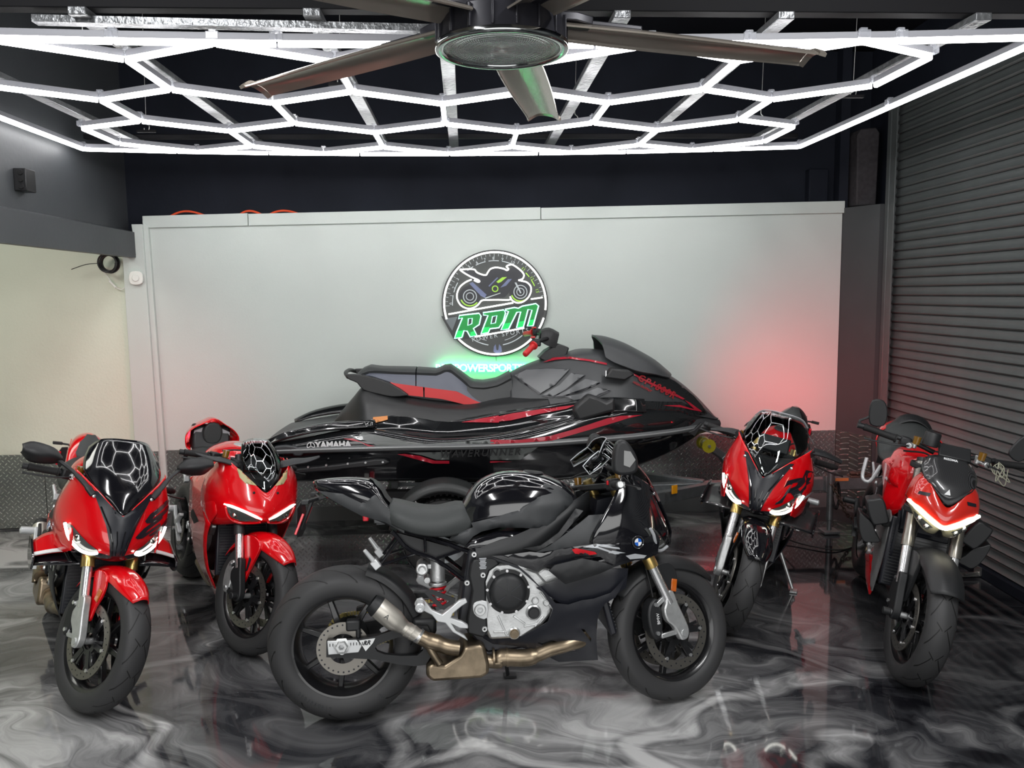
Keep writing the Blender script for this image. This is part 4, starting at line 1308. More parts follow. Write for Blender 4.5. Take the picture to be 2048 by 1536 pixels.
def W(x, z):
    tb = [(.2, .10), (.26, .125), (.34, .165), (.42, .19), (.50, .208), (.60, .220), (.70, .228), (.76, .232), (.85, .205), (.93, .17), (1.05, .13)]
    n = len(tb)
    z_ = min(max(z, tb[0][0]), tb[-1][0])
    for i in range(n - 1):
        if z_ <= tb[i + 1][0]:
            (a, p), (b, q) = tb[i], tb[i + 1]
            m0 = (q - tb[i - 1][1]) / (b - tb[i - 1][0]) if i else (q - p) / (b - a)
            m1 = (tb[i + 2][1] - p) / (tb[i + 2][0] - a) if i + 2 < n else (q - p) / (b - a)
            t, hh = (z_ - a) / (b - a), b - a
            w = (2 * t ** 3 - 3 * t * t + 1) * p + (t ** 3 - 2 * t * t + t) * hh * m0 + (3 * t * t - 2 * t ** 3) * q + (t ** 3 - t * t) * hh * m1
            break
    if z < .78: w *= 1 - .16 * max(0, min(1, (.12 - x) / .25))
    if x > .44: w -= .55 * (x - .44) ** 1.5
    return w
def sportbike(loc, head, lean, label, cfg):
    root = empty('motorcycle', (loc[0], loc[1], 0))
    root.rotation_mode = 'XYZ'
    root.rotation_euler = (-radians(lean), 0, head)
    tag(root, label, 'motorcycle')
    cfg['lean'] = lean
    ST, S = chassis(root, cfg)
    body, fend, side, low = cfg['body'], cfg['fender'], cfg['side'], cfg['low']
    # nose
    nose = skin(NOSE, 5, 4, .004)
    T = bvh(nose)
    ob('nose_cowl', nose, body, root, smooth=180)
    duct = [(.112, .922), (.062, .812), (.040, .74), (.028, .682), (-.028, .682), (-.040, .74), (-.062, .812), (-.112, .922), (-.128, .948), (-.105, .948), (-.058, .902), (0, .852), (.058, .902), (.105, .948), (.128, .948)]
    dc = ob('air_duct', drape(T, duct, 'x', .004, .012), M_sblk, root, smooth=180)
    for e in (-1, 1):
        ob('duct_rib', tube(onsurf(T, [(e * .020, .688), (e * .028, .74), (e * .045, .80), (e * .088, .885)], 'x', .008), .004, 6), M_gblk, dc)
        ob('duct_fin', tube(onsurf(T, [(e * .009, .688), (e * .010, .74), (e * .016, .79)], 'x', .007), .0025, 6), M_gblk, dc)
    hl = [(.212, .792), (.190, .742), (.158, .706), (.118, .676), (.072, .684), (.076, .700), (.112, .722), (.150, .756), (.180, .786)]
    drl = [(.200, .790), (.192, .765), (.182, .742), (.168, .722), (.150, .704), (.134, .693), (.118, .686), (.100, .684), (.086, .687), (.072, .694)]
    for e in (-1, 1):
        o_ = hl if e > 0 else mp(hl)
        h = ob('headlight', drape(T, o_, 'x', .003, .010), M_lens, root, smooth=180)
        pts = onsurf(T, [(e * a, b) for a, b in drl], 'x', .013)
        n_ = 5
        ob('running_light', tube(cr(pts, n_), .0068, 8), cfg.get('drlm', M_drl), h)
        pc = onsurf(T, [(e * .150, .735)], 'x', .002)[0]
        ob('projector_lens', move(lathe([(0, .012), (.010, .010), (.015, .004), (.018, .001), (.020, -.004)], 24, 'x'), pc), M_hlp, h)
    # chin
    ob('chin_spoiler', skin([[(.660, 0, .640), (.645, .06, .643), (.60, .12, .650), (.53, .165, .650)], [(.700, 0, .652), (.685, .06, .660), (.63, .125, .668), (.55, .175, .668)], [(.722, 0, .676), (.700, .06, .684), (.640, .13, .690), (.560, .19, .686)]], 3, 3, .005), cfg.get('chin', M_gblk), root)
    # windscreen
    scr = [[(.699, 0, .857), (.698, .004, .860), (.696, .010, .866), (.693, .015, .872)],
           [(.688, 0, .892), (.684, .020, .896), (.678, .036, .902), (.670, .050, .905)],
           [(.655, 0, .962), (.650, .050, .964), (.638, .085, .962), (.626, .110, .958)],
           [(.603, 0, 1.035), (.598, .062, 1.036), (.575, .115, 1.030), (.548, .162, 1.010)],
           [(.530, 0, 1.110), (.522, .068, 1.108), (.498, .122, 1.095), (.470, .164, 1.060)],
           [(.455, 0, 1.168), (.448, .065, 1.165), (.425, .110, 1.150), (.400, .142, 1.112)]]
    if cfg.get('shortscreen'):
        pass
    sc = ob('windscreen', skin(scr, 4, 4, .0035), cfg['screen'], root, smooth=180)
    for e in (-1, 1):
        p = onsurf(T, [(e * .118, .925)], 'x', .004)[0]
        ob('screen_bolt', move(lathe([(0, .006), (.007, .004), (.008, 0)], 12, 'x'), p), M_chrome, sc)
        if cfg.get('flare'):
            fl = [[(.40, e * .122, 1.118), (.36, e * .135, 1.09), (.325, e * .150, 1.058)], [(.44, e * .150, 1.085), (.40, e * .175, 1.055), (.345, e * .190, 1.025)]]
            ob('screen_flare', surf(fl, 3, 3, .003), cfg['screen'], sc, smooth=180)
            edge = [(.40, e * .122, 1.118), (.36, e * .135, 1.09), (.325, e * .150, 1.058), (.345, e * .190, 1.025), (.40, e * .175, 1.055), (.44, e * .150, 1.085)]
            ob('flare_edge', tube(edge, .0022, 6, True), M_lgrey, sc)
    top = [(.455, 0, 1.168), (.448, .065, 1.165), (.425, .110, 1.150), (.400, .142, 1.112)]
    if cfg.get('flare'): ob('screen_edge', tube(cr([(x, -y, z) for x, y, z in top[::-1]][:-1] + top, 4), .0022, 6), M_lgrey, sc)
    # dash and cockpit
    ob('instrument_dash', xf(box((0, 0, 0), (.02, .16, .09)), Mx.Translation((.50, 0, 1.0)) @ Mx.Rotation(radians(-35), 4, 'Y')), M_mblk2, root, bevel=.008)
    ob('cockpit_tray', skin([[(.52, 0, .93), (.50, .10, .94), (.47, .17, .96)], [(.60, 0, .93), (.58, .08, .94), (.54, .15, .97)], [(.68, 0, .87), (.66, .05, .88), (.62, .10, .92)]], 2, 2, .004), M_mblk2, root)
    # inner dark shell behind the nose
    ob('nose_stay', prism([(.36, .68), (.62, .70), (.66, .80), (.55, .93), (.40, .90)], -.07, .07), M_sblk, root)
    # side fairings
    up_s = [(.103,.714),(.161,.740),(.244,.793),(.337,.855),(.395,.857),(.533,.856),(.558,.878),(.580,.917),(.617,.876),(.602,.778),(.526,.765),(.309,.738),(.234,.726)]
    main = [(-.077,.704),(-.032,.705),(.079,.719),(.139,.712),(.226,.730),(.348,.741),(.462,.758)] + [(.526,.767),(.619,.777),(.643,.744),(.633,.678),(.573,.658),(.473,.663),(.422,.647),(.374,.686),(.266,.683)] + [(.368,.687),(.269,.704),(.182,.695),(.138,.663),(.108,.637),(.092,.641),(.001,.675)]
    lowr = [(-.079,.699),(.030,.661),(.078,.618),(.186,.495),(.240,.486),(.298,.502),(.348,.506),(.420,.528),(.493,.598),(.440,.507),(.399,.484),(.373,.449),(.362,.392),(.365,.318),(.380,.215),(.208,.217),(.111,.276),(.013,.307),(-.076,.319),(-.116,.347),(-.116,.363),(-.092,.350),(-.019,.346),(.047,.352),(.155,.415),(.175,.471),(.118,.568),(.038,.643),(-.051,.681)]
    hl_ = [[(.112,.318),(.169,.329),(.218,.310),(.284,.264),(.193,.274)], [(.295,.375),(.311,.370),(.343,.324),(.341,.310)]]
    wing = [(.155,.640),(.180,.663),(.295,.685),(.393,.661),(.434,.643),(.368,.617),(.301,.599),(.223,.580)]
    inner = [(.107,.559),(.318,.631),(.503,.622),(.493,.540),(.432,.501),(.314,.483),(.230,.474)]
    for sd in (-1, 1):
        ob('upper_side_panel', panel(up_s, lambda x, z: W(x, z) - .004, .005, .003, .025, 0, (), sd), side, root, smooth=50)
        ms = panel(main, lambda x, z: W(x, z) + .001, .005, .003, .022, 0, (), sd)
        mo = ob('side_fairing', ms, body, root, smooth=35)
        ob('lower_fairing', panel(lowr, lambda x, z: W(x, z) - .008, .005, .003, .025, 0, hl_, sd), low, root, smooth=50)
        ob('winglet', panel(wing, lambda x, z: W(x, z) + .018 + .02 * max(0, (.40 - x)), .012, .008, .02, 0, (), sd), cfg.get('wingm', M_mblk2), root, smooth=50)
        ob('radiator_duct', panel(inner, lambda x, z: W(x, z) - .03, .005, .004, .03, 0, (), sd), M_sblk, root, smooth=50)
        ob('fairing_inner', panel([(.105,.698),(.312,.722),(.547,.744),(.562,.661),(.443,.634),(.260,.642),(.129,.665)], lambda x, z: W(x, z) - .03, .004, 0, .04, 0, (), sd), M_sblk, root)
        TB = bvh(ms)
        if cfg.get('graphics') == 'hero' and sd < 0:
            ob('red_stripe', drape(TB, [(.254,.723),(.272,.727),(.350,.709),(.360,.699),(.319,.694),(.267,.705)], 'y', .002), M_redp, mo)
            for q in ([(.300,.730),(.350,.742),(.441,.732),(.362,.731),(.457,.694),(.436,.694),(.362,.723)], [(.375,.723),(.482,.697),(.440,.697),(.407,.701),(.424,.711)], [(.350,.742),(.454,.722),(.458,.714),(.375,.729)], [(.482,.685),(.524,.690),(.578,.677),(.565,.667),(.502,.668)]):
                ob('white_graphic', drape(TB, q, 'y', .0015), M_lgrey, mo)
        if cfg.get('graphics') == 'rr' and sd > 0:
            pass
    if cfg.get('graphics') == 'hero':
        T3 = bvh(panel(main, lambda x, z: W(x, z) + .001, .005, .006, .022))
        p = onsurf(T3, [(.536,.739)], 'y', .001)[0]
        roundel(root, (p[0], p[1] - .003, p[2]), (0.25, -1, .05), (0, 0, 1), .026)
    if cfg.get('blades'):
        for e in (-1, 1):
            wv = [[(.60, e * .125, .612), (.48, e * .150, .632), (.34, e * .175, .672)], [(.565, e * .22, .602), (.46, e * .235, .622), (.34, e * .250, .662)], [(.52, e * .300, .585), (.44, e * .305, .600), (.35, e * .305, .638)]]
            wo = ob('aero_blade', surf(wv, 4, 3, .008), cfg['blades'], root, smooth=180)
            ob('blade_end_plate', prism(cr2([(.545, .612), (.53, .565), (.44, .560), (.33, .590), (.31, .665), (.42, .645)], 3), e * .298, e * .308), M_gblk, wo, bevel=.002)
            if cfg.get('bladestripe'): ob('blade_fin', surf([[(.52, e * .17, .650), (.43, e * .18, .675), (.34, e * .20, .700)], [(.51, e * .23, .640), (.43, e * .24, .662), (.35, e * .255, .685)], [(.49, e * .297, .618), (.43, e * .298, .635), (.36, e * .298, .652)]], 3, 3, .008), M_red, wo, smooth=180)
            ob('blade_rail', tube([(.602, e * .125, .612), (.567, e * .22, .602), (.522, e * .30, .585)], .005, 6), M_gblk, wo)
            if cfg.get('bladestripe'): ob('blade_stripe', surf([[(.525, e * .17, .652), (.505, e * .17, .660)], [(.515, e * .23, .642), (.495, e * .23, .650)], [(.495, e * .297, .620), (.475, e * .297, .628)]], 2, 2, .005), M_white, wo)
    # tank and its covers
    tank = [[(-.205, 0, .852), (-.205, .05, .850), (-.205, .082, .838), (-.205, .088, .80)],
            [(-.180, 0, .905), (-.178, .055, .898), (-.175, .092, .870), (-.175, .100, .80)],
            [(-.12, 0, .985), (-.12, .062, .972), (-.12, .115, .925), (-.12, .130, .83)],
            [(-.03, 0, 1.026), (-.03, .075, 1.010), (-.03, .138, .95), (-.03, .158, .84)],
            [(.08, 0, 1.030), (.08, .08, 1.012), (.08, .148, .955), (.08, .168, .84)],
            [(.19, 0, 1.005), (.19, .072, .990), (.19, .132, .945), (.19, .150, .84)],
            [(.27, 0, .968), (.27, .06, .955), (.27, .105, .92), (.27, .12, .84)],
            [(.315, 0, .925), (.315, .05, .915), (.315, .085, .89), (.315, .095, .83)]]
    ob('fuel_tank', skin(tank, 4, 4, .004), body, root, smooth=180)
    tp = [(-.229,.788),(-.147,.816),(-.155,.834),(-.043,.861),(.044,.886),(.097,.927),(.133,.973),(.164,.985),(.229,.971),(.281,.928),(.286,.906),(.235,.861),(.183,.794),(.060,.809),(-.044,.814),(-.113,.798),(-.148,.778),(-.183,.737),(-.250,.765)]
    def tpy(x, z): return .174 - .55 * max(0, z - .90) - .4 * max(0, x - .12) ** 1.3 - .25 * max(0, -.05 - x)
    for sd in (-1, 1):
        ob('tank_side_cover', panel(tp, tpy, .008, .010, .022, 0, (), sd), side, root, smooth=55)
        ob('air_intake_cover', panel([(-.187,.734),(-.147,.767),(-.043,.797),(.083,.787),(.165,.775),(.138,.746),(.016,.725),(-.093,.704),(-.140,.715)], lambda x, z: .155, .006, .012, .02, 0, (), sd), body, root, smooth=60)
        ob('intake_slats', join(*[move(prism([(0, 0), (.030, .028), (.036, .028), (.006, 0)], sd * .154, sd * .159), (-.06 + .018 * i, 0, .705 + .004 * i)) for i in range(6)]), M_mblk2, root)
        st = [(.138,.710),(.195,.740),(.320,.860),(.294,.878),(.317,.901),(.278,.900),(.206,.817),(.126,.747),(-.031,.711)]
        ob('frame_cover', panel([(.137,.709),(.188,.747),(.318,.871),(.288,.881),(.206,.789),(.127,.739),(.057,.729)], lambda x, z: W(x, z) - .018, .010, .008, .02, 0, (), sd), M_mblk2, root, smooth=50)
    cap = ob('fuel_cap', lathe([(0, .008), (.040, .008), (.046, .004), (.048, 0)], 28, 'z'), M_mblk2, root, loc=(.13, 0, 1.022), rot=(0, radians(8), 0))
    # seat
    seat = [[(-.492, 0, .902), (-.492, .055, .898), (-.490, .080, .880), (-.488, .078, .860)],
            [(-.455, 0, .893), (-.455, .075, .888), (-.452, .112, .862), (-.45, .108, .838)],
            [(-.38, 0, .870), (-.38, .088, .866), (-.38, .130, .838), (-.38, .124, .808)],
            [(-.29, 0, .860), (-.29, .088, .857), (-.29, .126, .826), (-.29, .118, .792)],
            [(-.21, 0, .876), (-.21, .070, .872), (-.21, .104, .838), (-.21, .098, .790)],
            [(-.165, 0, .872), (-.163, .050, .864), (-.160, .085, .828), (-.162, .082, .796)]]
    ob('seat', skin(seat, 4, 4, .03), M_seat, root, smooth=180)
    ob('seat_base', prism([(-.48, .85), (-.16, .79), (-.16, .76), (-.44, .80)], -.09, .09), M_sblk, root, bevel=.01)
    # tail
    th_ = cfg.get('tailz', 0)
    tail = [[(-.815, 0, 1.020), (-.813, .018, 1.018), (-.812, .026, 1.002), (-.805, .016, .985)],
            [(-.73, 0, 1.027 + th_ * .5), (-.73, .050, 1.016), (-.73, .068, .975), (-.73, .040, .935)],
            [(-.62, 0, 1.025 + th_), (-.62, .072, 1.008), (-.62, .095, .945), (-.62, .055, .880)],
            [(-.55, 0, 1.003 + th_), (-.55, .078, .975), (-.545, .105, .918), (-.54, .065, .848)],
            [(-.505, 0, .93), (-.50, .085, .905), (-.49, .108, .875), (-.48, .08, .822)],
            [(-.45, 0, .868), (-.44, .09, .86), (-.42, .112, .835), (-.41, .09, .792)]]
    tl = ob('tail_cowl', skin(tail, 4, 4, .004), cfg.get('tail', body), root, smooth=180)
    TT = bvh(skin(tail, 4, 4, .004))
    for sd in (-1, 1):
        ob('tail_side_panel', panel([(-.794,.986),(-.690,.970),(-.610,.930),(-.553,.964),(-.505,.909),(-.434,.816),(-.435,.800),(-.515,.848),(-.612,.877),(-.707,.929)], lambda x, z: .060 + .13 * min(.35, x + .80) + .02, .006, .006, .02, 0, (), sd), cfg.get('tailside', M_mblk), root, smooth=50)
    ob('tail_pad', drape(TT, [(-.072, .945), (-.055, 1.0), (-.02, 1.022 + th_), (.02, 1.022 + th_), (.055, 1.0), (.072, .945), (.06, .90), (-.06, .90)], 'x', .006, .02), M_seat, root, smooth=180)
    # rear light unit, plate holder
    ob('tail_lamp', surf([[(-.818, -.022, 1.016), (-.822, 0, 1.018), (-.818, .022, 1.016)], [(-.80, -.03, .985), (-.805, 0, .985), (-.80, .03, .985)]], 3, 2, .006), cfg.get('taill', M_tail), root)
    ph = ob('plate_holder', join(bar((-.76, 0, .955), (-.84, 0, .935), .05, .014), bar((-.825, 0, .94), (-.875, 0, .815), .045, .012), prism(cr2([(-.105, .80), (.105, .80), (.105, .92), (-.105, .92)], 2), -.878, -.872, 'x')), M_mblk2, root, bevel=.003)
    for sd in (-1, 1):
        ob('rear_indicator', join(tube([(-.80, sd * .02, .945), (-.83, sd * .12, .948)], .006, 8), box((-.835, sd * .135, .948), (.03, .05, .016))), M_mblk2, ph, bevel=.004)
        ob('reflector', box((-.865, sd * .115, .855), (.010, .016, .09), Mx.Rotation(radians(22), 3, 'Y')), M_redl, ph, bevel=.002)
    # exhaust
    yE = -.175
    def ep(pts, y=yE): return [(p[0], y, p[1]) for p in pts]
    can = ep([(-.552,.515),(-.541,.506),(-.480,.452),(-.463,.440),(-.445,.425)])
    ex = ob('muffler', tube(can, [.044, .0445, .0445, .036, .030], 36), M_ti, root, smooth=40)
    d = (V(can[1]) - V(can[0])).normalized()
    ob('muffler_tip', tube([V(can[0]) - d * .028, V(can[0]) + d * .004, V(can[0]) + d * .006], [.036, .046, .0455], 36, caps=False), M_mblk2, ex, smooth=40)
    ob('muffler_mark', text_mesh('A', .030, fr((can[2][0] - .030, yE - .0448, can[2][2] + .028), (d.x, 0, d.z), (-d.z, 0, d.x)), .0006), M_mblk, ex, smooth=0)
    ob('muffler_mouth', cyl(V(can[0]) - d * .006, V(can[0]) - d * .004, .040, 28), M_sblk, ex)
    ob('link_pipe', tube(ep([(-.447,.427),(-.433,.416),(-.432,.415),(-.414,.403),(-.412,.402),(-.394,.389),(-.371,.374)]), [.029, .029, .032, .030, .032, .029, .029], 24), M_ti, root, smooth=40)
    ob('pipe_clamp', tube(ep([(-.389,.390),(-.382,.383)]), [.033, .033], 20), M_chrome, root)
    ob('mid_pipe', tube(cr(ep([(-.377,.380),(-.343,.362),(-.307,.349),(-.267,.333),(-.219,.324)]), 3), [.031] * 3 + [.035] * 4 + [.031] * 5 + [.03], 24), M_tih, root, smooth=50)
    ob('collector_box', prism([(-.358,.254),(-.333,.271),(-.281,.260),(-.219,.298),(-.197,.331),(-.132,.338),(-.112,.325),(-.097,.259),(-.097,.214),(-.131,.197),(-.331,.195),(-.357,.217)], -.185, .02), M_tih, root, bevel=.014, seg=3)
    ob('side_pipe', tube(cr(ep([(-.343,.343),(-.324,.306),(-.301,.268)], -.185), 3), .016, 14), M_tih, root)
    ob('header_pipe', tube(cr(ep([(-.105,.251),(-.049,.244)], -.13) + ep([(-.041,.262),(.049,.254),(.107,.263),(.166,.284),(.242,.301)], -.13) + [(.34, -.10, .33), (.36, -.06, .48)], 4), [.028] * 6 + [.036] * 10 + [.03] * 17, 20), M_tih, root, smooth=50)
    for p in [(-.074,.264),(-.017,.261)]: ob('pipe_band', tube([(p[0] - .004, -.13, p[1]), (p[0] + .004, -.13, p[1])], [.039, .039], 24), M_tih, root)
    # front mudguard
    fo = ob('front_mudguard', S(fender(AXF, .326, cfg.get('fa', 50), 146, cfg.get('fw', .068), .03)), fend, root, smooth=180)
    for sd in (-1, 1):
        ob('mudguard_side', S(prism(cr2([(.625, .585), (.70, .60), (.735, .56), (.735, .50), (.712, .44), (.705, .385), (.685, .385), (.672, .45), (.645, .52)], 3), sd * .066, sd * .080)), fend, root, bevel=.006)
        ob('fork_reflector', S(box((.715, sd * .083, .50), (.028, .008, .055), Mx.Rotation(radians(12), 3, 'Y'))), M_amb, fo, bevel=.003)
    # mirrors
    if cfg['mirror'] == 'stalk':
        for e in (-1, 1):
            st_ = ob('mirror', tube(cr([(.628, e * .122, .930), (.60, e * .160, .972), (.53, e * .205, 1.01), (.47, e * .26, 1.045)], 5), [.020] * 4 + [.015] * 5 + [.012] * 7, 12, flat=.7), M_mblk2, root)
            ho = surf([[(.455, e * .245, 1.045), (.44, e * .25, 1.050), (.455, e * .252, 1.058)], [(.455, e * .29, 1.030), (.405, e * .30, 1.07), (.455, e * .29, 1.095)], [(.455, e * .37, 1.032), (.40, e * .36, 1.078), (.455, e * .37, 1.115)], [(.455, e * .412, 1.070), (.42, e * .41, 1.085), (.455, e * .412, 1.100)]], 4, 4, .006 * -e)
            hv = ([(.91 - x, y, z) for x, y, z in ho[0]], ho[1])
            ob('mirror_housing', hv, M_mblk2, st_, smooth=180)
            ob('mirror_glass', prism(cr2([(e * .255, 1.052), (e * .295, 1.036), (e * .368, 1.038), (e * .405, 1.072), (e * .37, 1.108), (e * .295, 1.088)], 3), .452, .449, 'x'), M_chrome, st_)
    elif cfg['mirror'] == 'up':
        for e in (-1, 1):
            st_ = ob('mirror', tube(cr([(.55, e * .16, .965), (.52, e * .205, 1.0), (.495, e * .25, 1.055)], 5), [.026] * 4 + [.016] * 7, 12, flat=.6), M_gblk, root)
            ho = surf([[(.53, e * .25, 1.030), (.50, e * .222, 1.030), (.46, e * .222, 1.035), (.43, e * .25, 1.03)], [(.532, e * .25, 1.09), (.50, e * .210, 1.09), (.46, e * .210, 1.09), (.425, e * .25, 1.08)], [(.505, e * .262, 1.145), (.49, e * .235, 1.15), (.46, e * .232, 1.15), (.435, e * .262, 1.15)], [(.475, e * .29, 1.165), (.47, e * .285, 1.17), (.455, e * .285, 1.17), (.445, e * .29, 1.165)]], 4, 4, 0)
            o2 = surf([[(x, 2 * e * .262 - y + e * .03, z) for x, y, z in r] for r in [[(.53, e * .25, 1.030), (.50, e * .222, 1.030), (.46, e * .222, 1.035), (.43, e * .25, 1.03)], [(.532, e * .25, 1.09), (.50, e * .210, 1.09), (.46, e * .210, 1.09), (.425, e * .25, 1.08)], [(.505, e * .262, 1.145), (.49, e * .235, 1.15), (.46, e * .232, 1.15), (.435, e * .262, 1.15)], [(.475, e * .29, 1.165), (.47, e * .285, 1.17), (.455, e * .285, 1.17), (.445, e * .29, 1.165)]]], 4, 4, 0)
            ob('mirror_housing', thicken(prism(cr2([(.432, 1.035), (.425, 1.09), (.437, 1.15), (.46, 1.172), (.49, 1.160), (.525, 1.10), (.525, 1.045), (.49, 1.028)], 3), e * .245, e * .300), 0) if False else prism(cr2([(.432, 1.035), (.425, 1.09), (.437, 1.15), (.46, 1.172), (.49, 1.160), (.525, 1.10), (.525, 1.045), (.49, 1.028)], 3), e * .245, e * .300), M_mblk2, st_, bevel=.014, seg=4, smooth=60)
            ob('mirror_indicator', prism([(.465, 1.07), (.468, 1.13), (.495, 1.125), (.515, 1.09), (.49, 1.06)], e * .299, e * .304), M_lens, st_)
    else:
        for e in (-1, 1):
            st_ = ob('mirror', join(bar((.53, e * .17, .985), (.50, e * .20, 1.01), .03, .03), surf([[(.52, e * .195, 1.0), (.50, e * .20, 1.012), (.46, e * .20, 1.02)], [(.51, e * .26, 1.0), (.49, e * .265, 1.012), (.455, e * .26, 1.015)], [(.49, e * .345, .985), (.475, e * .35, .99), (.45, e * .345, .99)]], 3, 3, .008)), M_mblk2, root, smooth=50)
    return root, T, ST, S
hc = V((.15979, 3.36997, 0))
hero, _, _, _ = sportbike((.15979, 3.36997), radians(2.73), 7, 'glossy black sport motorcycle seen side-on in front of all the others', dict(
    steer=20, body=M_gblk, fender=M_mblk2, side=M_mblk, low=M_sblk, screen=M_smoke, flare=True, mirror='up', rr=True, graphics='hero', tyre_text=True, fa=40, caltext='BMW', alubar=True, tail=M_gblk, taill=M_redl, drlm=M_lgrey, spokes=7))
b1, T1, ST1, S1 = sportbike((-2.062, 4.13), -1.031, 12.5, 'red sport motorcycle with tall opaque black windscreen, far left of the row', dict(
    steer=21, body=M_red, fender=M_red, side=M_mblk2, low=M_mblk2, screen=M_gblk, mirror='stalk', blades=M_gblk, bladestripe=True, spokes=7, tail=M_red, tailside=M_red, tailz=.02))
b4, T4, ST4, S4 = sportbike((1.692, 4.757), -2.05, 12, 'red sport motorcycle with clear windscreen and carbon blades, right of the jet ski bow', dict(
    steer=17, fa=40, fw=.078, body=M_red, fender=M_gblk, side=M_mblk2, low=M_sblk, screen=M_clearS, flare=True, mirror='blade', blades=M_carbon, spokes=7, tail=M_gblk, tailside=M_mblk2, chin=M_gblk, standm=M_alu, tailz=.03, rimtape=True))

# ------------------------------------------------------------------ red faired bike with V-shaped lamps
def base_bike(loc, head, lean, label, cfg):
    root = empty('motorcycle', (loc[0], loc[1], 0))
    root.rotation_euler = (-radians(lean), 0, head)
    tag(root, label, 'motorcycle')
    cfg['lean'] = lean
    ST, S = chassis(root, cfg)
    return root, ST, S
b2, ST2, S2 = base_bike((-1.484, 4.639), -1.044, 9.1, 'plain red sport motorcycle with slim V-shaped lamps, just left of the jet ski stern', dict(
    steer=20, spokes=5, yspoke=True, forkup=M_mblk2, footm=M_mblk2, calm=M_alu, single=True, perchm=M_mblk2, clampm=M_mblk2))
b2.scale = (.97, .97, .97)
N2 = [[(.655, 0, .668), (.645, .05, .668), (.605, .11, .655), (.54, .165, .635), (.44, .200, .615), (.34, .212, .60)],
      [(.722, 0, .698), (.702, .05, .695), (.65, .122, .688), (.575, .185, .680), (.46, .225, .675), (.34, .230, .665)],
      [(.738, 0, .735), (.716, .065, .738), (.662, .14, .750), (.585, .205, .762), (.46, .245, .765), (.34, .245, .760)],
      [(.728, 0, .780), (.706, .065, .788), (.656, .135, .805), (.585, .198, .820), (.48, .242, .830), (.36, .242, .835)],
      [(.708, 0, .818), (.688, .055, .840), (.645, .11, .872), (.585, .170, .893), (.50, .218, .905), (.40, .222, .910)],
      [(.690, 0, .840), (.668, .05, .876), (.630, .098, .920), (.580, .138, .955), (.51, .168, .982), (.43, .180, .990)]]
n2 = skin(N2, 5, 4, .004)
T2 = bvh(n2)
ob('nose_cowl', n2, M_red, b2, smooth=180)
for e in (-1, 1):
    pl = [(.180, .757), (.110, .738), (.040, .706), (.020, .700), (.036, .690), (.110, .684), (.150, .700), (.172, .730)]
    h = ob('headlight', drape(T2, pl if e > 0 else mp(pl), 'x', .003, .01), M_lens, b2, smooth=180)
    ps = onsurf(T2, [(e * a, b) for a, b in [(.186, .764), (.150, .757), (.100, .742), (.055, .724), (.018, .708)]], 'x', .005)
    ob('running_light', tube(cr(ps, 4), [.0035] * 2 + [.0065] * 12 + [.005, .004, .003], 8), M_drl, h)
    ob('intake_lip', tube(cr(onsurf(T2, [(e * .180, .752), (e * .158, .700), (e * .112, .676), (e * .045, .684), (e * .020, .694)], 'x', .006), 4), .0065, 8), M_red, h)
    pz = onsurf(T2, [(e * .135, .715)], 'x', .001)[0]
    ob('projector_lens', move(lathe([(0, .008), (.012, .005), (.014, -.003)], 20, 'x'), pz), M_hlp, h)
    sb = [(.048, .872), (.078, .905), (.118, .958), (.135, .948), (.125, .905), (.100, .880)]
    ob('screen_side_trim', drape(T2, sb if e > 0 else mp(sb), 'x', .003, .01), mat('bare_sand_trim', rgb(170, 162, 118), .45), b2, smooth=180)
    bo_ = onsurf(T2, [(e * .062, .838)], 'x', .003)[0]
    ob('cowl_bolt', move(lathe([(0, .004), (.006, .003), (.007, 0)], 12, 'x'), bo_), M_mblk2, b2)
    # blade mirrors
    mr = surf([[(.545, e * .105, .945), (.525, e * .110, .962), (.485, e * .115, .968)], [(.56, e * .19, .972), (.535, e * .195, .990), (.49, e * .195, .990)], [(.56, e * .255, .985), (.535, e * .26, .998), (.495, e * .26, .995)], [(.525, e * .335, 1.008), (.515, e * .338, 1.014), (.50, e * .335, 1.010)]], 4, 4, .008)
    ob('mirror', mr, M_mblk, b2, smooth=180)
scr2 = [[(.692, 0, .842), (.690, .006, .846), (.688, .012, .852)], [(.664, 0, .905), (.655, .04, .912), (.640, .070, .920)], [(.615, 0, .975), (.605, .058, .978), (.578, .102, .972)], [(.545, 0, 1.045), (.535, .060, 1.042), (.508, .102, 1.022)], [(.465, 0, 1.098), (.456, .05, 1.092), (.436, .082, 1.070)]]
ws = ob('windscreen', skin(scr2, 4, 4, .0035), M_clearS, b2, smooth=180)
ob('instrument_dash', xf(box((0, 0, 0), (.02, .15, .09)), Mx.Translation((.50, 0, .965)) @ Mx.Rotation(radians(-35), 4, 'Y')), M_mblk2, b2, bevel=.008)
ob('cockpit_tray', skin([[(.50, 0, .90), (.48, .08, .91), (.45, .15, .93)], [(.60, 0, .90), (.58, .06, .905), (.54, .12, .93)], [(.665, 0, .86), (.65, .04, .87), (.62, .08, .90)]], 2, 2, .004), M_mblk2, b2)
ob('nose_stay', prism([(.36, .68), (.62, .70), (.66, .80), (.55, .90), (.40, .90)], -.07, .07), M_sblk, b2)
def W2(x, z):
    w = W(x, z) + .008
    return w
fa = [(.47, .985), (.40, .985), (.33, .915), (.24, .86), (.10, .82), (-.04, .79), (-.12, .70), (-.10, .56), (-.03, .44), (.02, .33), (.10, .25), (.26, .215), (.345, .23), (.375, .33), (.40, .45), (.44, .56), (.49, .63), (.40, .70), (.42, .80), (.48, .90)]
fb = [(-.12, .70), (-.10, .56), (-.04, .46), (.12, .52), (.10, .64), (-.02, .72)]
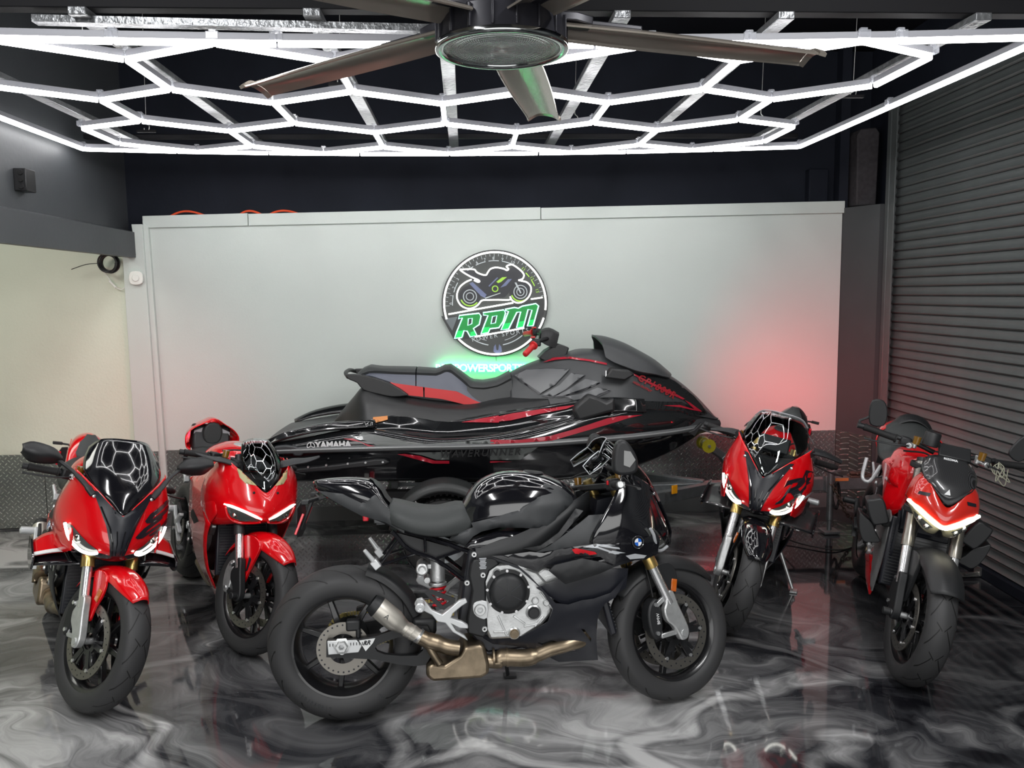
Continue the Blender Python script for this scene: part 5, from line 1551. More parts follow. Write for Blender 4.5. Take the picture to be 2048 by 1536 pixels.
for sd in (-1, 1):
    ob('side_fairing', panel(fa, W2, .005, .008, .022, 0, (), sd), M_red, b2, smooth=60)
    ob('side_vent', panel([(.30, .60), (.16, .64), (.06, .60), (.18, .56)], lambda x, z: W2(x, z) + .004, .004, .003, .02, 0, (), sd), M_mblk2, b2)
    ob('upper_fairing', panel([(.55, .90), (.47, .995), (.40, .99), (.34, .92), (.40, .80), (.36, .68), (.50, .64), (.56, .70)], lambda x, z: W2(x, z) + .002, .005, .006, .022, 0, (), sd), M_red, b2, smooth=60)
tk2 = [[(-.20, 0, .860), (-.20, .06, .858), (-.20, .095, .835), (-.20, .09, .79)], [(-.14, 0, .945), (-.14, .062, .935), (-.14, .118, .89), (-.14, .120, .80)], [(-.03, 0, 1.005), (-.03, .075, .992), (-.03, .150, .94), (-.03, .165, .82)], [(.10, 0, 1.020), (.10, .085, 1.005), (.10, .165, .95), (.10, .185, .82)], [(.22, 0, 1.0), (.22, .08, .988), (.22, .155, .94), (.22, .175, .84)], [(.31, 0, .955), (.31, .06, .945), (.31, .11, .91), (.31, .12, .84)]]
ob('fuel_tank', skin(tk2, 4, 4, .004), M_red, b2, smooth=180)
ob('fuel_cap', lathe([(0, .008), (.040, .008), (.046, .004), (.048, 0)], 28, 'z'), M_alu, b2, loc=(.15, 0, 1.012), rot=(0, radians(6), 0))
ob('seat', skin([[(-.48, 0, .880), (-.48, .09, .875), (-.48, .13, .84)], [(-.38, 0, .852), (-.38, .10, .848), (-.38, .145, .81)], [(-.27, 0, .845), (-.27, .09, .842), (-.27, .13, .80)], [(-.19, 0, .86), (-.19, .06, .855), (-.19, .10, .81)]], 4, 4, .03), M_seat, b2, smooth=180)
tl2 = [[(-.50, 0, 1.088), (-.50, .075, 1.052), (-.505, .135, 1.015), (-.51, .170, 0.965), (-.51, .160, 0.895), (-.50, .135, 0.875)],
       [(-.60, 0, 1.090), (-.60, .070, 1.055), (-.60, .125, 1.015), (-.60, .150, 0.970), (-.60, .135, 0.915), (-.60, .11, 0.900)],
       [(-.72, 0, 1.065), (-.72, .055, 1.040), (-.72, .085, 1.012), (-.72, .100, 0.985), (-.72, .085, 0.955), (-.72, .06, 0.945)],
       [(-.80, 0, 1.040), (-.80, .03, 1.030), (-.80, .045, 1.015), (-.80, .05, 1.002), (-.80, .04, 0.990), (-.80, .03, 0.985)]]
ob('tail_cowl', skin(tl2, 4, 4, .006), M_red, b2, smooth=180)
ob('tail_inner', prism([(-.62, .89), (-.52, .87), (-.50, .88), (-.56, 1.04), (-.62, 1.04)], -.12, .12), M_mblk2, b2, bevel=.02)
ob('tail_pad', prism(cr2([(-.034, 1.055), (.034, 1.055), (.060, .99), (.037, .925), (-.037, .925), (-.060, .99)], 2), -.545, -.515, 'x'), M_seat, b2, bevel=.01)
for e in (-1, 1): ob('tail_window', prism([(e * .062, 1.02), (e * .112, 1.0), (e * .115, .955), (e * .072, .965)], -.55, -.542, 'x'), M_lgrey, b2)
ob('tail_lamp', box((-.805, 0, .97), (.012, .07, .02)), M_tail, b2, bevel=.003)
ob('plate_holder', join(bar((-.74, 0, .93), (-.86, 0, .80), .05, .012), box((-.865, 0, .76), (.006, .18, .12))), M_mblk2, b2, bevel=.003)
ob('front_mudguard', S2(fender(AXF, .328, 46, 152, .072, .045)), M_red, b2, smooth=180)
for sd in (-1, 1):
    mg = ob('mudguard_side', S2(prism(cr2([(.60, .585), (.70, .605), (.76, .57), (.745, .50), (.715, .42), (.700, .365), (.682, .365), (.668, .45), (.635, .53)], 3), sd * .066, sd * .084)), M_red, b2, bevel=.006)
    ob('mudguard_slot', S2(prism([(.700, .50), (.72, .49), (.712, .43), (.698, .42)], sd * .084, sd * .0855)), M_sblk, mg)
    ob('axle_slider', S2(cyl((.72, sd * .125, .30), (.72, sd * .155, .30), .017)), M_mblk2, b2, bevel=.004)
ob('belly_pipe', tube(cr([(.34, -.06, .45), (.32, -.08, .30), (.10, -.07, .20), (-.25, -.06, .22)], 5), .03, 16), M_tih, b2)

# ------------------------------------------------------------------ naked red bike at the shutter
b5, ST5, S5 = base_bike((2.244, 4.153), -1.930, 11.2, 'red naked motorcycle with glowing V lamp and carbon flyscreen, against the roller shutter', dict(
    steer=6, spokes=5, yspoke=True, forkup=M_disc, forklo=M_chrome, footm=M_mblk2, bars='high', rearm=M_mblk2, single=True, clampm=M_mblk2))
N5 = [[(.700, 0, .738), (.688, .04, .748), (.662, .09, .778), (.615, .142, .808), (.55, .158, .818)],
      [(.702, 0, .775), (.690, .045, .798), (.660, .095, .830), (.610, .142, .850), (.545, .152, .855)],
      [(.690, 0, .810), (.676, .045, .842), (.645, .09, .880), (.600, .128, .900), (.535, .138, .905)],
      [(.672, 0, .830), (.660, .045, .870), (.632, .082, .915), (.590, .105, .935), (.525, .11, .940)]]
n5 = skin(N5, 5, 4, .004)
T5 = bvh(n5)
ob('head_cowl', n5, mat('burnt_red', (.55, .012, .004), .25, coat=1), b5, smooth=180)
low5 = skin([[(.655, 0, .715), (.655, .022, .690), (.648, .060, .694), (.628, .098, .728), (.59, .140, .785)], [(.685, 0, .728), (.680, .03, .712), (.668, .068, .722), (.640, .108, .762), (.60, .146, .800)], [(.701, 0, .738), (.689, .04, .748), (.663, .09, .778), (.616, .143, .808), (.57, .152, .812)]], 4, 4, .004)
hu = ob('lamp_housing', low5, mat('lamp_cream', rgb(150, 145, 120), .2, coat=1), b5, smooth=180)
TL = bvh(low5)
for e in (-1, 1):
    o_ = [(.036, .728), (.070, .712), (.108, .748), (.118, .772), (.080, .752)]
    h = ob('headlight', drape(TL, o_ if e > 0 else mp(o_), 'x', .003, .01), M_lens, b5, smooth=180)
    for q in ((.060, .724), (.092, .748)):
        p = onsurf(TL, [(e * q[0], q[1])], 'x', .0)[0]
        ob('projector_lens', move(lathe([(0, .012), (.009, .010), (.013, .004), (.014, 0)], 20, 'x'), p), M_hlp, h)
    vt = [(.074, .874), (.118, .868), (.122, .854), (.080, .858)]
    ob('cowl_vent', drape(T5, vt if e > 0 else mp(vt), 'x', .003, .01), M_sblk, b5, smooth=180)
pv5 = onsurf(T5, [(-.146, .812), (-.105, .790), (-.06, .765), (-.025, .748), (0, .741), (.025, .748), (.06, .765), (.105, .790), (.146, .812)], 'x', .006)
ob('running_light', tube(cr(pv5, 4), [.007] * 3 + [.0092] * 27 + [.007] * 3, 10), M_drlw, b5)
fly = [[(.662, 0, .862), (.655, .03, .872), (.645, .055, .886)], [(.635, 0, .925), (.628, .062, .928), (.606, .104, .925)], [(.575, 0, .985), (.568, .072, .985), (.545, .120, .968)], [(.505, 0, 1.032), (.500, .065, 1.030), (.485, .105, 1.005)]]
ob('flyscreen', skin(fly, 4, 4, .004), M_carbon, b5, smooth=180)
ob('flyscreen_base', skin([[(.672, 0, .838), (.660, .045, .872), (.632, .082, .916)], [(.665, 0, .860), (.652, .05, .888), (.620, .095, .925)], [(.62, 0, .90), (.60, .06, .92), (.57, .115, .95)]], 3, 3, .004), M_mblk2, b5, smooth=180)
TF = bvh(skin(fly, 4, 4, .004))
ob('screen_lettering', text_mesh('RIZOMA', .016, fr((.522, -.002, 1.024), (0, 1, 0), (-.75, 0, .62)), .0006, bold=.0006), M_white, b5, smooth=0)
ob('screen_triangle', drape(TF, [(-.022, .882), (.004, .884), (-.004, .908)], 'x', .002, .01), M_white, b5)
ob('lamp_support', prism([(.42, .70), (.60, .74), (.62, .84), (.55, .90), (.44, .88)], -.10, .10), M_sblk, b5, bevel=.01)
rvr = S5(move(lathe([(0, -.032), (.030, -.032), (.036, -.028), (.036, .030), (.032, .036), (0, .038)], 24, 'z'), (.44, -.095, 1.085)))
ob('reservoir_cup', rvr, M_mblk2, b5)
ob('instrument_dash', xf(box((0, 0, 0), (.02, .14, .08)), Mx.Translation((.46, .02, 1.05)) @ Mx.Rotation(radians(-50), 4, 'Y')), M_mblk2, b5, bevel=.006)
ob('loose_wires', join(*[S5(tube(cr([(.40 + .01 * i, .20 + .016 * i, 1.035), (.44, .21 + .02 * ((i * 7) % 5), 1.0 - .012 * i), (.42, .27 - .015 * i, .99 + .014 * ((i * 3) % 5)), (.40, .235, 1.05)], 5), .0022, 5)) for i in range(5)]), mat('wire_insulation', rgb(150, 150, 132), .5), b5)
for e in (-1, 1):
    mr = ob('mirror', S5(join(tube(cr([(.335, e * .385, 1.055), (.33, e * .405, 1.075), (.33, e * .375, 1.10), (.335, e * .355, 1.125)], 5), .006, 8), cyl((.335, e * .38, 1.055), (.335, e * .41, 1.055), .014))), M_mblk2, b5)
    ob('mirror_head', S5(xf(prism(cr2([(-.035, -.055), (.025, -.062), (.045, 0), (.030, .060), (-.02, .066), (-.04, .01)], 4), -.008, .008, 'x'), Mx.Translation((.335, e * .335, 1.135)) @ Mx.Rotation(radians(-18 * e), 4, 'X'))), M_mblk2, mr, bevel=.005)
tk5 = [[(-.17, 0, .87), (-.17, .06, .865), (-.17, .10, .84), (-.17, .10, .78)], [(-.10, 0, .95), (-.10, .065, .94), (-.10, .125, .89), (-.10, .13, .79)], [(.02, 0, 1.0), (.02, .08, .985), (.02, .155, .93), (.02, .17, .80)], [(.16, 0, 1.0), (.16, .085, .985), (.16, .168, .935), (.16, .185, .80)], [(.28, 0, .975), (.28, .08, .962), (.28, .155, .92), (.28, .175, .80)], [(.36, 0, .93), (.36, .06, .92), (.36, .10, .88), (.36, .11, .80)]]
ob('fuel_tank', skin(tk5, 4, 4, .004), M_red, b5, smooth=180)
ob('fuel_cap', lathe([(0, .008), (.040, .008), (.046, .004), (.048, 0)], 28, 'z'), M_mblk2, b5, loc=(.16, 0, .995), rot=(0, radians(4), 0))
for sd in (-1, 1):
    ob('tank_shroud', panel([(.40, .935), (.34, .975), (.20, .95), (.02, .90), (-.12, .84), (-.02, .80), (.12, .74), (.22, .66), (.30, .645), (.35, .70), (.375, .80)], lambda x, z: .188 - .9 * max(0, x - .22) ** 1.4 - .35 * max(0, z - .88), .008, .014, .022, 0, (), sd), M_red, b5, smooth=70)
    ob('side_panel', panel([(.36, .66), (.30, .68), (.10, .74), (-.10, .72), (-.16, .62), (.02, .56), (.10, .44), (.20, .30), (.30, .24), (.33, .40), (.36, .52)], lambda x, z: .155 + .03 * (z > .5) * 0 + .05 * max(0, z - .4), .008, .010, .025, 0, (), sd), mat('silver_grey_panel', rgb(126, 126, 126), .4, .3), b5, smooth=60)
    ob('belly_panel', panel([(.28, .26), (.20, .32), (.02, .40), (-.12, .42), (-.10, .30), (.10, .22), (.24, .20)], lambda x, z: .15, .008, .010, .025, 0, (), sd), M_red, b5, smooth=60)
    up = [(sd * a, b) for a, b in [(.285, .716), (.262, .728), (.215, .742), (.178, .670), (.164, .632), (.20, .612), (.232, .606), (.268, .660)]]
    lo = [(sd * a, b) for a, b in [(.300, .640), (.262, .622), (.232, .606), (.205, .560), (.176, .524), (.215, .508), (.252, .506), (.285, .560)]]
    w1_ = ob('aero_wing', prism(cr2(up, 3), .30, .40, 'x'), M_mblk2, b5, bevel=.014, seg=3, smooth=50)
    ob('aero_wing_lower', prism(cr2(lo, 3), .27, .38, 'x'), M_mblk2, w1_, bevel=.014, seg=3, smooth=50)
    ob('wing_strut', S5(bar((.33, sd * .15, .62), (.34, sd * .19, .61), .05, .02)) if False else bar((.33, sd * .14, .62), (.34, sd * .19, .615), .06, .03), M_mblk2, b5, bevel=.004)
    ob('radiator_shroud', panel([(.40, .66), (.36, .70), (.34, .50), (.34, .30), (.40, .34), (.43, .50)], lambda x, z: .135, .01, .006, .03, 0, (), sd), M_sblk, b5)
ob('seat', skin([[(-.56, 0, .985), (-.56, .09, .98), (-.56, .13, .93)], [(-.50, 0, 1.02), (-.50, .10, .99), (-.50, .140, .92)], [(-.44, 0, .98), (-.44, .11, .95), (-.44, .155, .88)], [(-.35, 0, .875), (-.35, .10, .87), (-.35, .15, .82)], [(-.24, 0, .862), (-.24, .09, .858), (-.24, .135, .81)], [(-.16, 0, .88), (-.16, .06, .87), (-.16, .10, .82)]], 4, 4, .03), M_seat, b5, smooth=180)
ob('seat_cover', skin([[(-.46, 0, 1.055), (-.46, .070, 1.030), (-.46, .125, .965), (-.46, .15, .90)], [(-.53, 0, 1.085), (-.53, .075, 1.06), (-.53, .125, .985), (-.53, .145, .90)], [(-.66, 0, 1.06), (-.66, .06, 1.04), (-.66, .095, .98), (-.66, .10, .92)]], 4, 4, .006), M_mblk2, b5, smooth=180)
ob('tail_cowl', skin([[(-.47, 0, 1.0), (-.47, .10, .995), (-.47, .165, .965), (-.46, .185, .90), (-.45, .16, .84)], [(-.58, 0, 1.03), (-.58, .09, 1.015), (-.58, .150, .98), (-.58, .160, .92), (-.58, .13, .87)], [(-.74, 0, 1.03), (-.74, .05, 1.02), (-.74, .08, .99), (-.74, .085, .95), (-.74, .06, .92)]], 4, 4, .006), M_red, b5, smooth=180)
ob('tail_lamp', box((-.75, 0, .98), (.012, .09, .02)), M_tail, b5, bevel=.003)
ob('plate_holder', join(bar((-.70, 0, .95), (-.84, 0, .80), .05, .012), box((-.845, 0, .76), (.006, .18, .12))), M_mblk2, b5, bevel=.003)
ob('front_mudguard', S5(fender(AXF, .328, 42, 140, .078, .03, tip=.15)), M_mblk2, b5, smooth=180)
for sd in (-1, 1):
    ob('mudguard_side', S5(prism(cr2([(.60, .575), (.68, .595), (.735, .56), (.725, .46), (.700, .365), (.682, .365), (.66, .45), (.62, .52)], 3), sd * .066, sd * .084)), M_mblk2, b5, bevel=.006)
    ob('axle_slider', S5(cyl((.72, sd * .125, .30), (.72, sd * .16, .30), .017)), M_mblk2, b5, bevel=.004)
ob('grab_bracket', tube(cr([(-.30, -.15, .78), (-.20, -.20, .70), (-.22, -.24, .71), (-.24, -.24, .82)], 4), .010, 10), M_silver, b5)

# big double letters and stripes on the two matching red bikes
RR1 = [(.050, .735), (.072, .775), (.105, .790), (.125, .800), (.120, .785), (.090, .770), (.092, .757), (.120, .770), (.150, .790), (.160, .800), (.150, .785), (.110, .760), (.095, .742), (.130, .758), (.165, .780), (.160, .768), (.120, .745), (.080, .730)]
def letters_rr(T, root):
    for dx, s in ((.0, 1.0), (.085, 1.0)):
        r = [(.055, .742), (.082, .790), (.150, .835), (.165, .835), (.158, .815), (.118, .790), (.138, .788), (.160, .800), (.150, .785), (.120, .768), (.100, .765), (.088, .750), (.072, .745)]
    A = [(.062, .765), (.095, .800), (.150, .832), (.185, .848), (.190, .832), (.160, .815), (.118, .792), (.108, .780), (.150, .800), (.180, .812), (.182, .800), (.140, .780), (.098, .758), (.072, .756)]
    B_ = [(.098, .832), (.120, .862), (.175, .892), (.225, .912), (.232, .895), (.190, .876), (.142, .850), (.134, .838), (.170, .856), (.225, .880), (.236, .866), (.205, .850), (.165, .832), (.135, .820), (.108, .822)]
    C_ = [(.125, .768), (.175, .792), (.232, .822), (.236, .806), (.200, .786), (.160, .768), (.135, .760)]
    for q in (A, B_, C_):
        ob('black_letter', drape(T, q, 'x', .0035, .010), M_sblk, root, smooth=180)
    ob('white_flash', drape(T, [(.150, .752), (.190, .774), (.238, .802), (.240, .785), (.200, .762), (.170, .750)], 'x', .003, .01), M_lgrey, root, smooth=180)
for _r, _e in ((b4, 3.6), (b1, 1.1)): tail_glow(_r, (-.835, 0, 1.01), _e)
tail_glow(b2, (-.83, 0, .98), .7)
tail_glow(b5, (-.78, 0, .98), 1)
for _r in (hero, b1, b4, b2, b5): _r['group'] = 'motorcycles parked in the showroom'
def drape_text(T, s, size, c, ang, root, m, shear=.5, wide=1.3, off=.0035, bold=.004):
    vs, fs = text_mesh(s, size, Mx.Identity(4), 0, shear, bold=bold, res=2)
    # one layer only, diced so that it can bend
    vs2 = [(c[0] + wide * v[0] * cos(ang) - v[1] * sin(ang), c[1] + wide * v[0] * sin(ang) + v[1] * cos(ang)) for v in vs]
    P = onsurf(T, vs2, 'x', off)
    ob('black_letter', (P, fs), m, root, smooth=0)
drape_text(T4, 'R', .145, (.122, .798), radians(24), b4, M_sblk, wide=1.5)
drape_text(T4, 'R', .150, (.202, .852), radians(24), b4, M_sblk, wide=1.5)
ob('white_flash', drape(T4, [(.165, .752), (.200, .772), (.240, .796), (.240, .778), (.210, .758), (.180, .748)], 'x', .003, .01), M_lgrey, b4, smooth=180)
letters_rr(T1, b1)
ob('small_badge', join(move(ringz((0, 0), .016, .012, 20), (0, 0, 0)), move(ringz((0, 0), .008, .005, 16), (0, 0, 0))), M_white, b1, loc=(.525, -.192, .985), rot=(0, 0, radians(65)), smooth=0)
roundel(b1, (.30, -.236, .71), (.1, -1, 0), (0, 0, 1), .026)

# ================================================================== jet ski
M_hull = mat('hull_gloss_black', (.010, .011, .012), .10, coat=1)
M_hgrey = mat('hull_grey', rgb(92, 96, 94), .35, coat=.25)
M_pod = mat('matte_pod_black', rgb(38, 39, 40), .42)
M_podg = mat('matte_pod_grey', rgb(62, 64, 66), .42)
M_rail = mat('rubrail_grey', rgb(92, 94, 95), .3)
M_sred = mat('metallic_red_stripe', (.42, .012, .03), .25, coat=1)
M_sgrey = mat('seat_blue_grey', rgb(96, 100, 112), .45)
M_sr = mat('seat_red', rgb(200, 42, 44), .45)
M_st = mat('seat_charcoal', rgb(58, 60, 61), .5)
def itp(tb, x):
    if x <= tb[0][0]: return tb[0][1]
    for (a, p), (b, q) in zip(tb[:-1], tb[1:]):
        if x <= b: return p + (q - p) * (x - a) / (b - a)
    return tb[-1][1]
js = tag(empty('jet_ski', (0, 5.70, 0)), 'black jet ski with red stripes and red-grey seat, on a trailer along the white wall', 'jet ski')
RY = [(-1.27, .50), (-.6, .525), (.2, .52), (.7, .48), (1.1, .40), (1.4, .28), (1.6, .16), (1.74, .04)]
RZ = [(-1.27, .818), (-.6, .828), (.2, .82), (.9, .838), (1.3, .845), (1.74, .855)]
GZ = [(-1.27, .85), (-1.14, .868), (-.808, .927), (-.67, .936), (-.43, .896), (-.16, .862), (.2, .882), (.53, .936), (.84, 1.0), (1.08, 1.01), (1.23, 1.0), (1.47, .965), (1.65, .93), (1.76, .90)]
xs_ = [-1.27, -1.1, -.9, -.67, -.43, -.16, .2, .53, .84, 1.08, 1.25, 1.42, 1.56, 1.67, 1.74]
KZ = [(-1.27, .50), (.6, .46), (1.0, .49), (1.3, .575), (1.5, .68), (1.64, .77), (1.74, .83)]
hull = []
for x in xs_:
    w, rz, kz = itp(RY, x), itp(RZ, x), itp(KZ, x)
    d = rz - kz
    hull.append([(x, 0, kz), (x, w * .45, kz + d * .16), (x, w * .80, kz + d * .30), (x, w * .86, kz + d * .42), (x, w * .97, kz + d * .80), (x, w, rz)])
hl_m = skin(hull, 3, 3, .01)
ob('lower_hull', hl_m, mat('hull_underside', rgb(14, 15, 18), .12, coat=1), js, smooth=180)
TH = bvh(hl_m)
for e in (-1, 1):
    up = []
    for x in xs_:
        w, rz, g = itp(RY, x), itp(RZ, x), itp(GZ, x)
        up.append([(x, e * w, rz), (x, e * w * 1.0, rz + (g - rz) * .35), (x, e * w * .97, rz + (g - rz) * .75), (x, e * w * .91, g), (x, e * w * .80, g - .004), (x, e * w * .62, g - .05)])
    um = surf(up, 4, 4, .008 * 1)
    u = ob('hull_side', um, M_hull, js, smooth=180)
    if e < 0: TU, near = bvh(um), u
    ob('rub_rail', tube(cr([(x, e * (itp(RY, x) + .006), itp(RZ, x)) for x in (-1.29, -1.1, -.8, -.4, 0, .4, .8, 1.1, 1.4, 1.6, 1.70)], 4), .022, 10, up=(0, 0, 1)), M_rail, js)
    ob('rub_rail_bead', tube(cr([(x, e * (itp(RY, x) + .026), itp(RZ, x) + .004) for x in (-1.29, -1.1, -.8, -.4, 0, .4, .8, 1.1, 1.4, 1.6, 1.69)], 4), .006, 8), mat('bead_grey', rgb(140, 142, 142), .3), js)
# central body
MT = [(-.93, .90), (-.91, .945), (-.80, 1.067), (-.70, 1.160), (-.63, 1.142), (-.44, 1.091), (-.21, 1.051), (.02, 1.034), (.21, 1.062), (.5, 1.09)]
MB = [(-.93, .89), (-.9, .928), (-.7, .986), (-.53, 1.021), (-.4, 1.010), (-.13, .966), (.1, .976), (.21, 1.0), (.5, 1.03)]
pod = []
for x in (-.935, -.91, -.85, -.78, -.70, -.60, -.44, -.21, .02, .21, .40, .55):
    t, b = itp(MT, x), itp(MB, x)
    k = max(.25, min(1, (x + .95) / .22)) if x < -.7 else 1
    pod.append([(x, 0, t + .02 * k), (x, .14 * k, t + .015 * k), (x, .20 * k, t - .005), (x, .255 * k, (t + b) / 2 + .01), (x, .285 * k, b), (x, .31 * k, max(.86, b - .06)), (x, .33 * k, .86)])
ob('body_pod', skin(pod, 3, 4, .008), M_pod, js, smooth=60)
dk_ = [[(x, 0, itp([(-1.32, .845), (-1.2, .872), (-.9, .905), (-.5, .90)], x)), (x, .3, itp([(-1.32, .84), (-1.2, .868), (-.9, .90), (-.5, .86)], x)), (x, .46 if x > -1.3 else .42, itp([(-1.32, .835), (-1.2, .85), (-.9, .90), (-.5, .86)], x))] for x in (-1.32, -1.24, -1.05, -.85, -.5)]
pl_ = ob('boarding_platform', skin(dk_, 3, 3, .02), M_sblk, js, smooth=60)
far = surf([[(-1.30, .50, .85), (-1.31, .46, .88), (-1.30, .42, .86)], [(-1.15, .52, .90), (-1.15, .48, .945), (-1.15, .42, .90)], [(-.90, .52, .95), (-.90, .47, .99), (-.90, .40, .93)], [(-.6, .50, .96), (-.6, .45, 1.0), (-.6, .36, .93)]], 4, 4, .008)
ob('platform_edge', far, M_hull, js, smooth=180)
ob('platform_edge', mir((far[0], far[1])), M_hull, js, smooth=180)
ob('footwell', surf([[(x, e_, .875 + .02 * (x > .3)) for e_ in (-.44, -.3, 0, .3, .44)] for x in (-.6, -.1, .4, .8)], 2, 2, .01), M_mblk2, js)
# seat
ST_ = [(-.75, 1.245), (-.69, 1.300), (-.60, 1.285), (-.36, 1.276), (-.20, 1.263), (-.126, 1.300), (-.05, 1.245), (.03, 1.180), (.12, 1.172), (.22, 1.190), (.31, 1.238)]
S1_ = [(-.75, 1.235), (-.66, 1.275), (-.5, 1.262), (-.36, 1.255), (-.2, 1.246), (-.126, 1.280), (-.03, 1.20), (.05, 1.12), (.13, 1.07), (.31, 1.06)]
S2_ = [(-.75, 1.225), (-.66, 1.262), (-.50, 1.205), (-.197, 1.158), (-.07, 1.140), (.05, 1.075), (.136, 1.040), (.31, 1.035)]
S3_ = [(-.75, 1.20), (-.60, 1.18), (-.50, 1.195), (-.404, 1.120), (-.174, 1.090), (.04, 1.033), (.136, 1.028), (.31, 1.02)]
def strip(a, b, ya, yb, x0, x1, n=14, m=None, name='seat_side', th=.012):
    for e in (-1, 1):
        rows = []
        for i in range(n + 1):
            x = x0 + (x1 - x0) * i / n
            za, zb = itp(a, x), itp(b, x)
            rows.append([(x, e * ya, za), (x, e * (ya * .45 + yb * .55), (za + zb) / 2), (x, e * yb, zb)])
        vf = surf(rows, 3, 1, 0)
        if e > 0: vf = (vf[0], [f[::-1] for f in vf[1]])
        ob(name, thicken(vf, th), m, js, smooth=60)
def topstrip(x0, x1, n=16, name='seat_top', m=None):
    rows = []
    for i in range(n + 1):
        x = x0 + (x1 - x0) * i / n
        z = itp(ST_, x)
        rows.append([(x, 0, z), (x, .09, z - .002), (x, .132, itp(S1_, x) if itp(S1_, x) > z - .05 else z - .03)])
    ob(name, skin(rows, 3, 1, .02), m, js, smooth=60)
topstrip(-.75, -.352, 10, 'rear_seat', M_st)
topstrip(-.345, .31, 20, 'front_seat', M_st)
strip(S1_, S2_, .132, .165, -.75, -.352, m=M_sgrey, name='seat_side_grey')
strip(S1_, S2_, .132, .165, -.345, .136, m=M_sgrey, name='seat_side_grey')
strip(S2_, S3_, .166, .172, -.52, -.30, m=M_sr, name='seat_side_red')
strip(S2_, S3_, .166, .172, -.29, .136, m=M_sr, name='seat_side_red')
strip([(-.05, 1.22), (.05, 1.165), (.13, 1.165), (.31, 1.225)], [(-.05, 1.12), (.10, 1.06), (.31, 1.045)], .128, .160, .0, .31, m=M_st, name='seat_side_black')
ob('seat_base', prism([(-.74, 1.20), (-.5, 1.17), (.3, 1.15), (.45, 1.10), (.5, 1.0), (-.2, 1.0), (-.6, 1.08)], -.125, .125), M_sblk, js, bevel=.02)
for e in (-1, 1):
    gh = cr2([(-.815, 1.262), (-.80, 1.275), (-.70, 1.268), (-.53, 1.215), (-.404, 1.132), (-.42, 1.120), (-.507, 1.115), (-.60, 1.135), (-.70, 1.165), (-.74, 1.215), (-.79, 1.237)], 2)
    ob('grab_handle', prism(gh, e * .175, e * .215), M_pod, js, bevel=.008)
ob('grab_bar', tube(cr([(-.80, -.20, 1.255), (-.83, -.10, 1.275), (-.83, .10, 1.275), (-.80, .20, 1.255)], 4), .014, 10), M_pod, js)
# bonnet
HT = [(.30, 1.235), (.40, 1.285), (.51, 1.322), (.62, 1.352), (.81, 1.395), (.95, 1.390), (1.16, 1.345), (1.30, 1.285), (1.42, 1.215), (1.50, 1.165), (1.65, 1.035), (1.76, .915), (1.80, .875)]
HW = [(.30, .13), (.51, .17), (.81, .23), (1.1, .25), (1.3, .235), (1.5, .18), (1.65, .11), (1.76, .045), (1.80, .015)]
hood = []
for x in (.30, .36, .42, .51, .62, .72, .81, .95, 1.08, 1.20, 1.30, 1.42, 1.52, 1.62, 1.70, 1.76, 1.795):
    t, w, g, ry = itp(HT, x), itp(HW, x), itp(GZ, x), itp(RY, x)
    b = g - .01
    yb = max(w + .02, ry * .86) if x > .8 else w + .10
    hood.append([(x, 0, t), (x, w * .5, t - .006), (x, w * .85, t - .03 - .02 * (x < 1.3)), (x, w + (yb - w) * .25, t - (t - b) * .42), (x, w + (yb - w) * .6, t - (t - b) * .72), (x, yb, b)])
hm = skin(hood, 4, 4, .008)
ob('bonnet', hm, M_podg, js, smooth=180)
TB_ = bvh(hm)
def dj(T, pts, m, name='graphic', off=.004, y0=5.70, step=.03, parent=None, bk=None):
    return ob(name, drape(T, pts, 'y', off + .005, min(step, .02)), m, parent or js, smooth=180)
# dark front of the bonnet, vents, red lines
dj(TB_, [(1.075,1.264),(1.197,1.237),(1.342,1.227),(1.440,1.176),(1.580,1.068),(1.647,.994),(1.689,.936),(1.606,.962),(1.507,1.045),(1.359,1.137),(1.197,1.213),(1.099,1.255)], M_hull, 'bonnet_gloss', .004)
dj(TB_, [(1.019,1.079),(1.279,1.058),(1.409,1.047),(1.474,1.042),(1.573,.995),(1.672,.936),(1.525,.939),(1.279,.969),(1.036,.974)], M_hull, 'bonnet_gloss', .003)
for q in ([(.338,1.229),(.418,1.267),(.554,1.279),(.702,1.277),(.601,1.176),(.505,1.120)], [(.517,1.109),(.633,1.175),(.714,1.254),(.798,1.241),(.665,1.143),(.585,1.100)], [(.601,1.100),(.697,1.150),(.802,1.216),(.888,1.195),(.777,1.149),(.649,1.103)], [(.665,1.099),(.761,1.117),(.874,1.159),(.955,1.145),(.858,1.107),(.729,1.077)]):
    dj(TB_, [(a + (a - .65) * .06, b + (b - 1.17) * .08 - .004) for a, b in q], M_sblk, 'vent_shadow', .004, parent=js)
    dj(TB_, q, mat('vent_grey', rgb(96, 98, 100), .32), 'bonnet_vent', .012, parent=js)
dj(TB_, [(.602,1.348),(.714,1.358),(.834,1.344),(.954,1.318),(.954,1.306),(.834,1.332),(.714,1.346),(.618,1.337),(.530,1.317)], M_sred, 'red_line')
dj(TB_, [(1.081,1.264),(1.113,1.256),(1.266,1.177),(1.396,1.119),(1.501,1.060),(1.485,1.057),(1.347,1.119),(1.226,1.182)], M_sred, 'red_line', .006)
dj(TB_, [(1.501,1.052),(1.542,1.031),(1.640,.960),(1.624,.962),(1.559,.978),(1.469,1.004),(1.332,1.027),(1.461,1.021),(1.575,.982)], M_sred, 'red_line', .007)
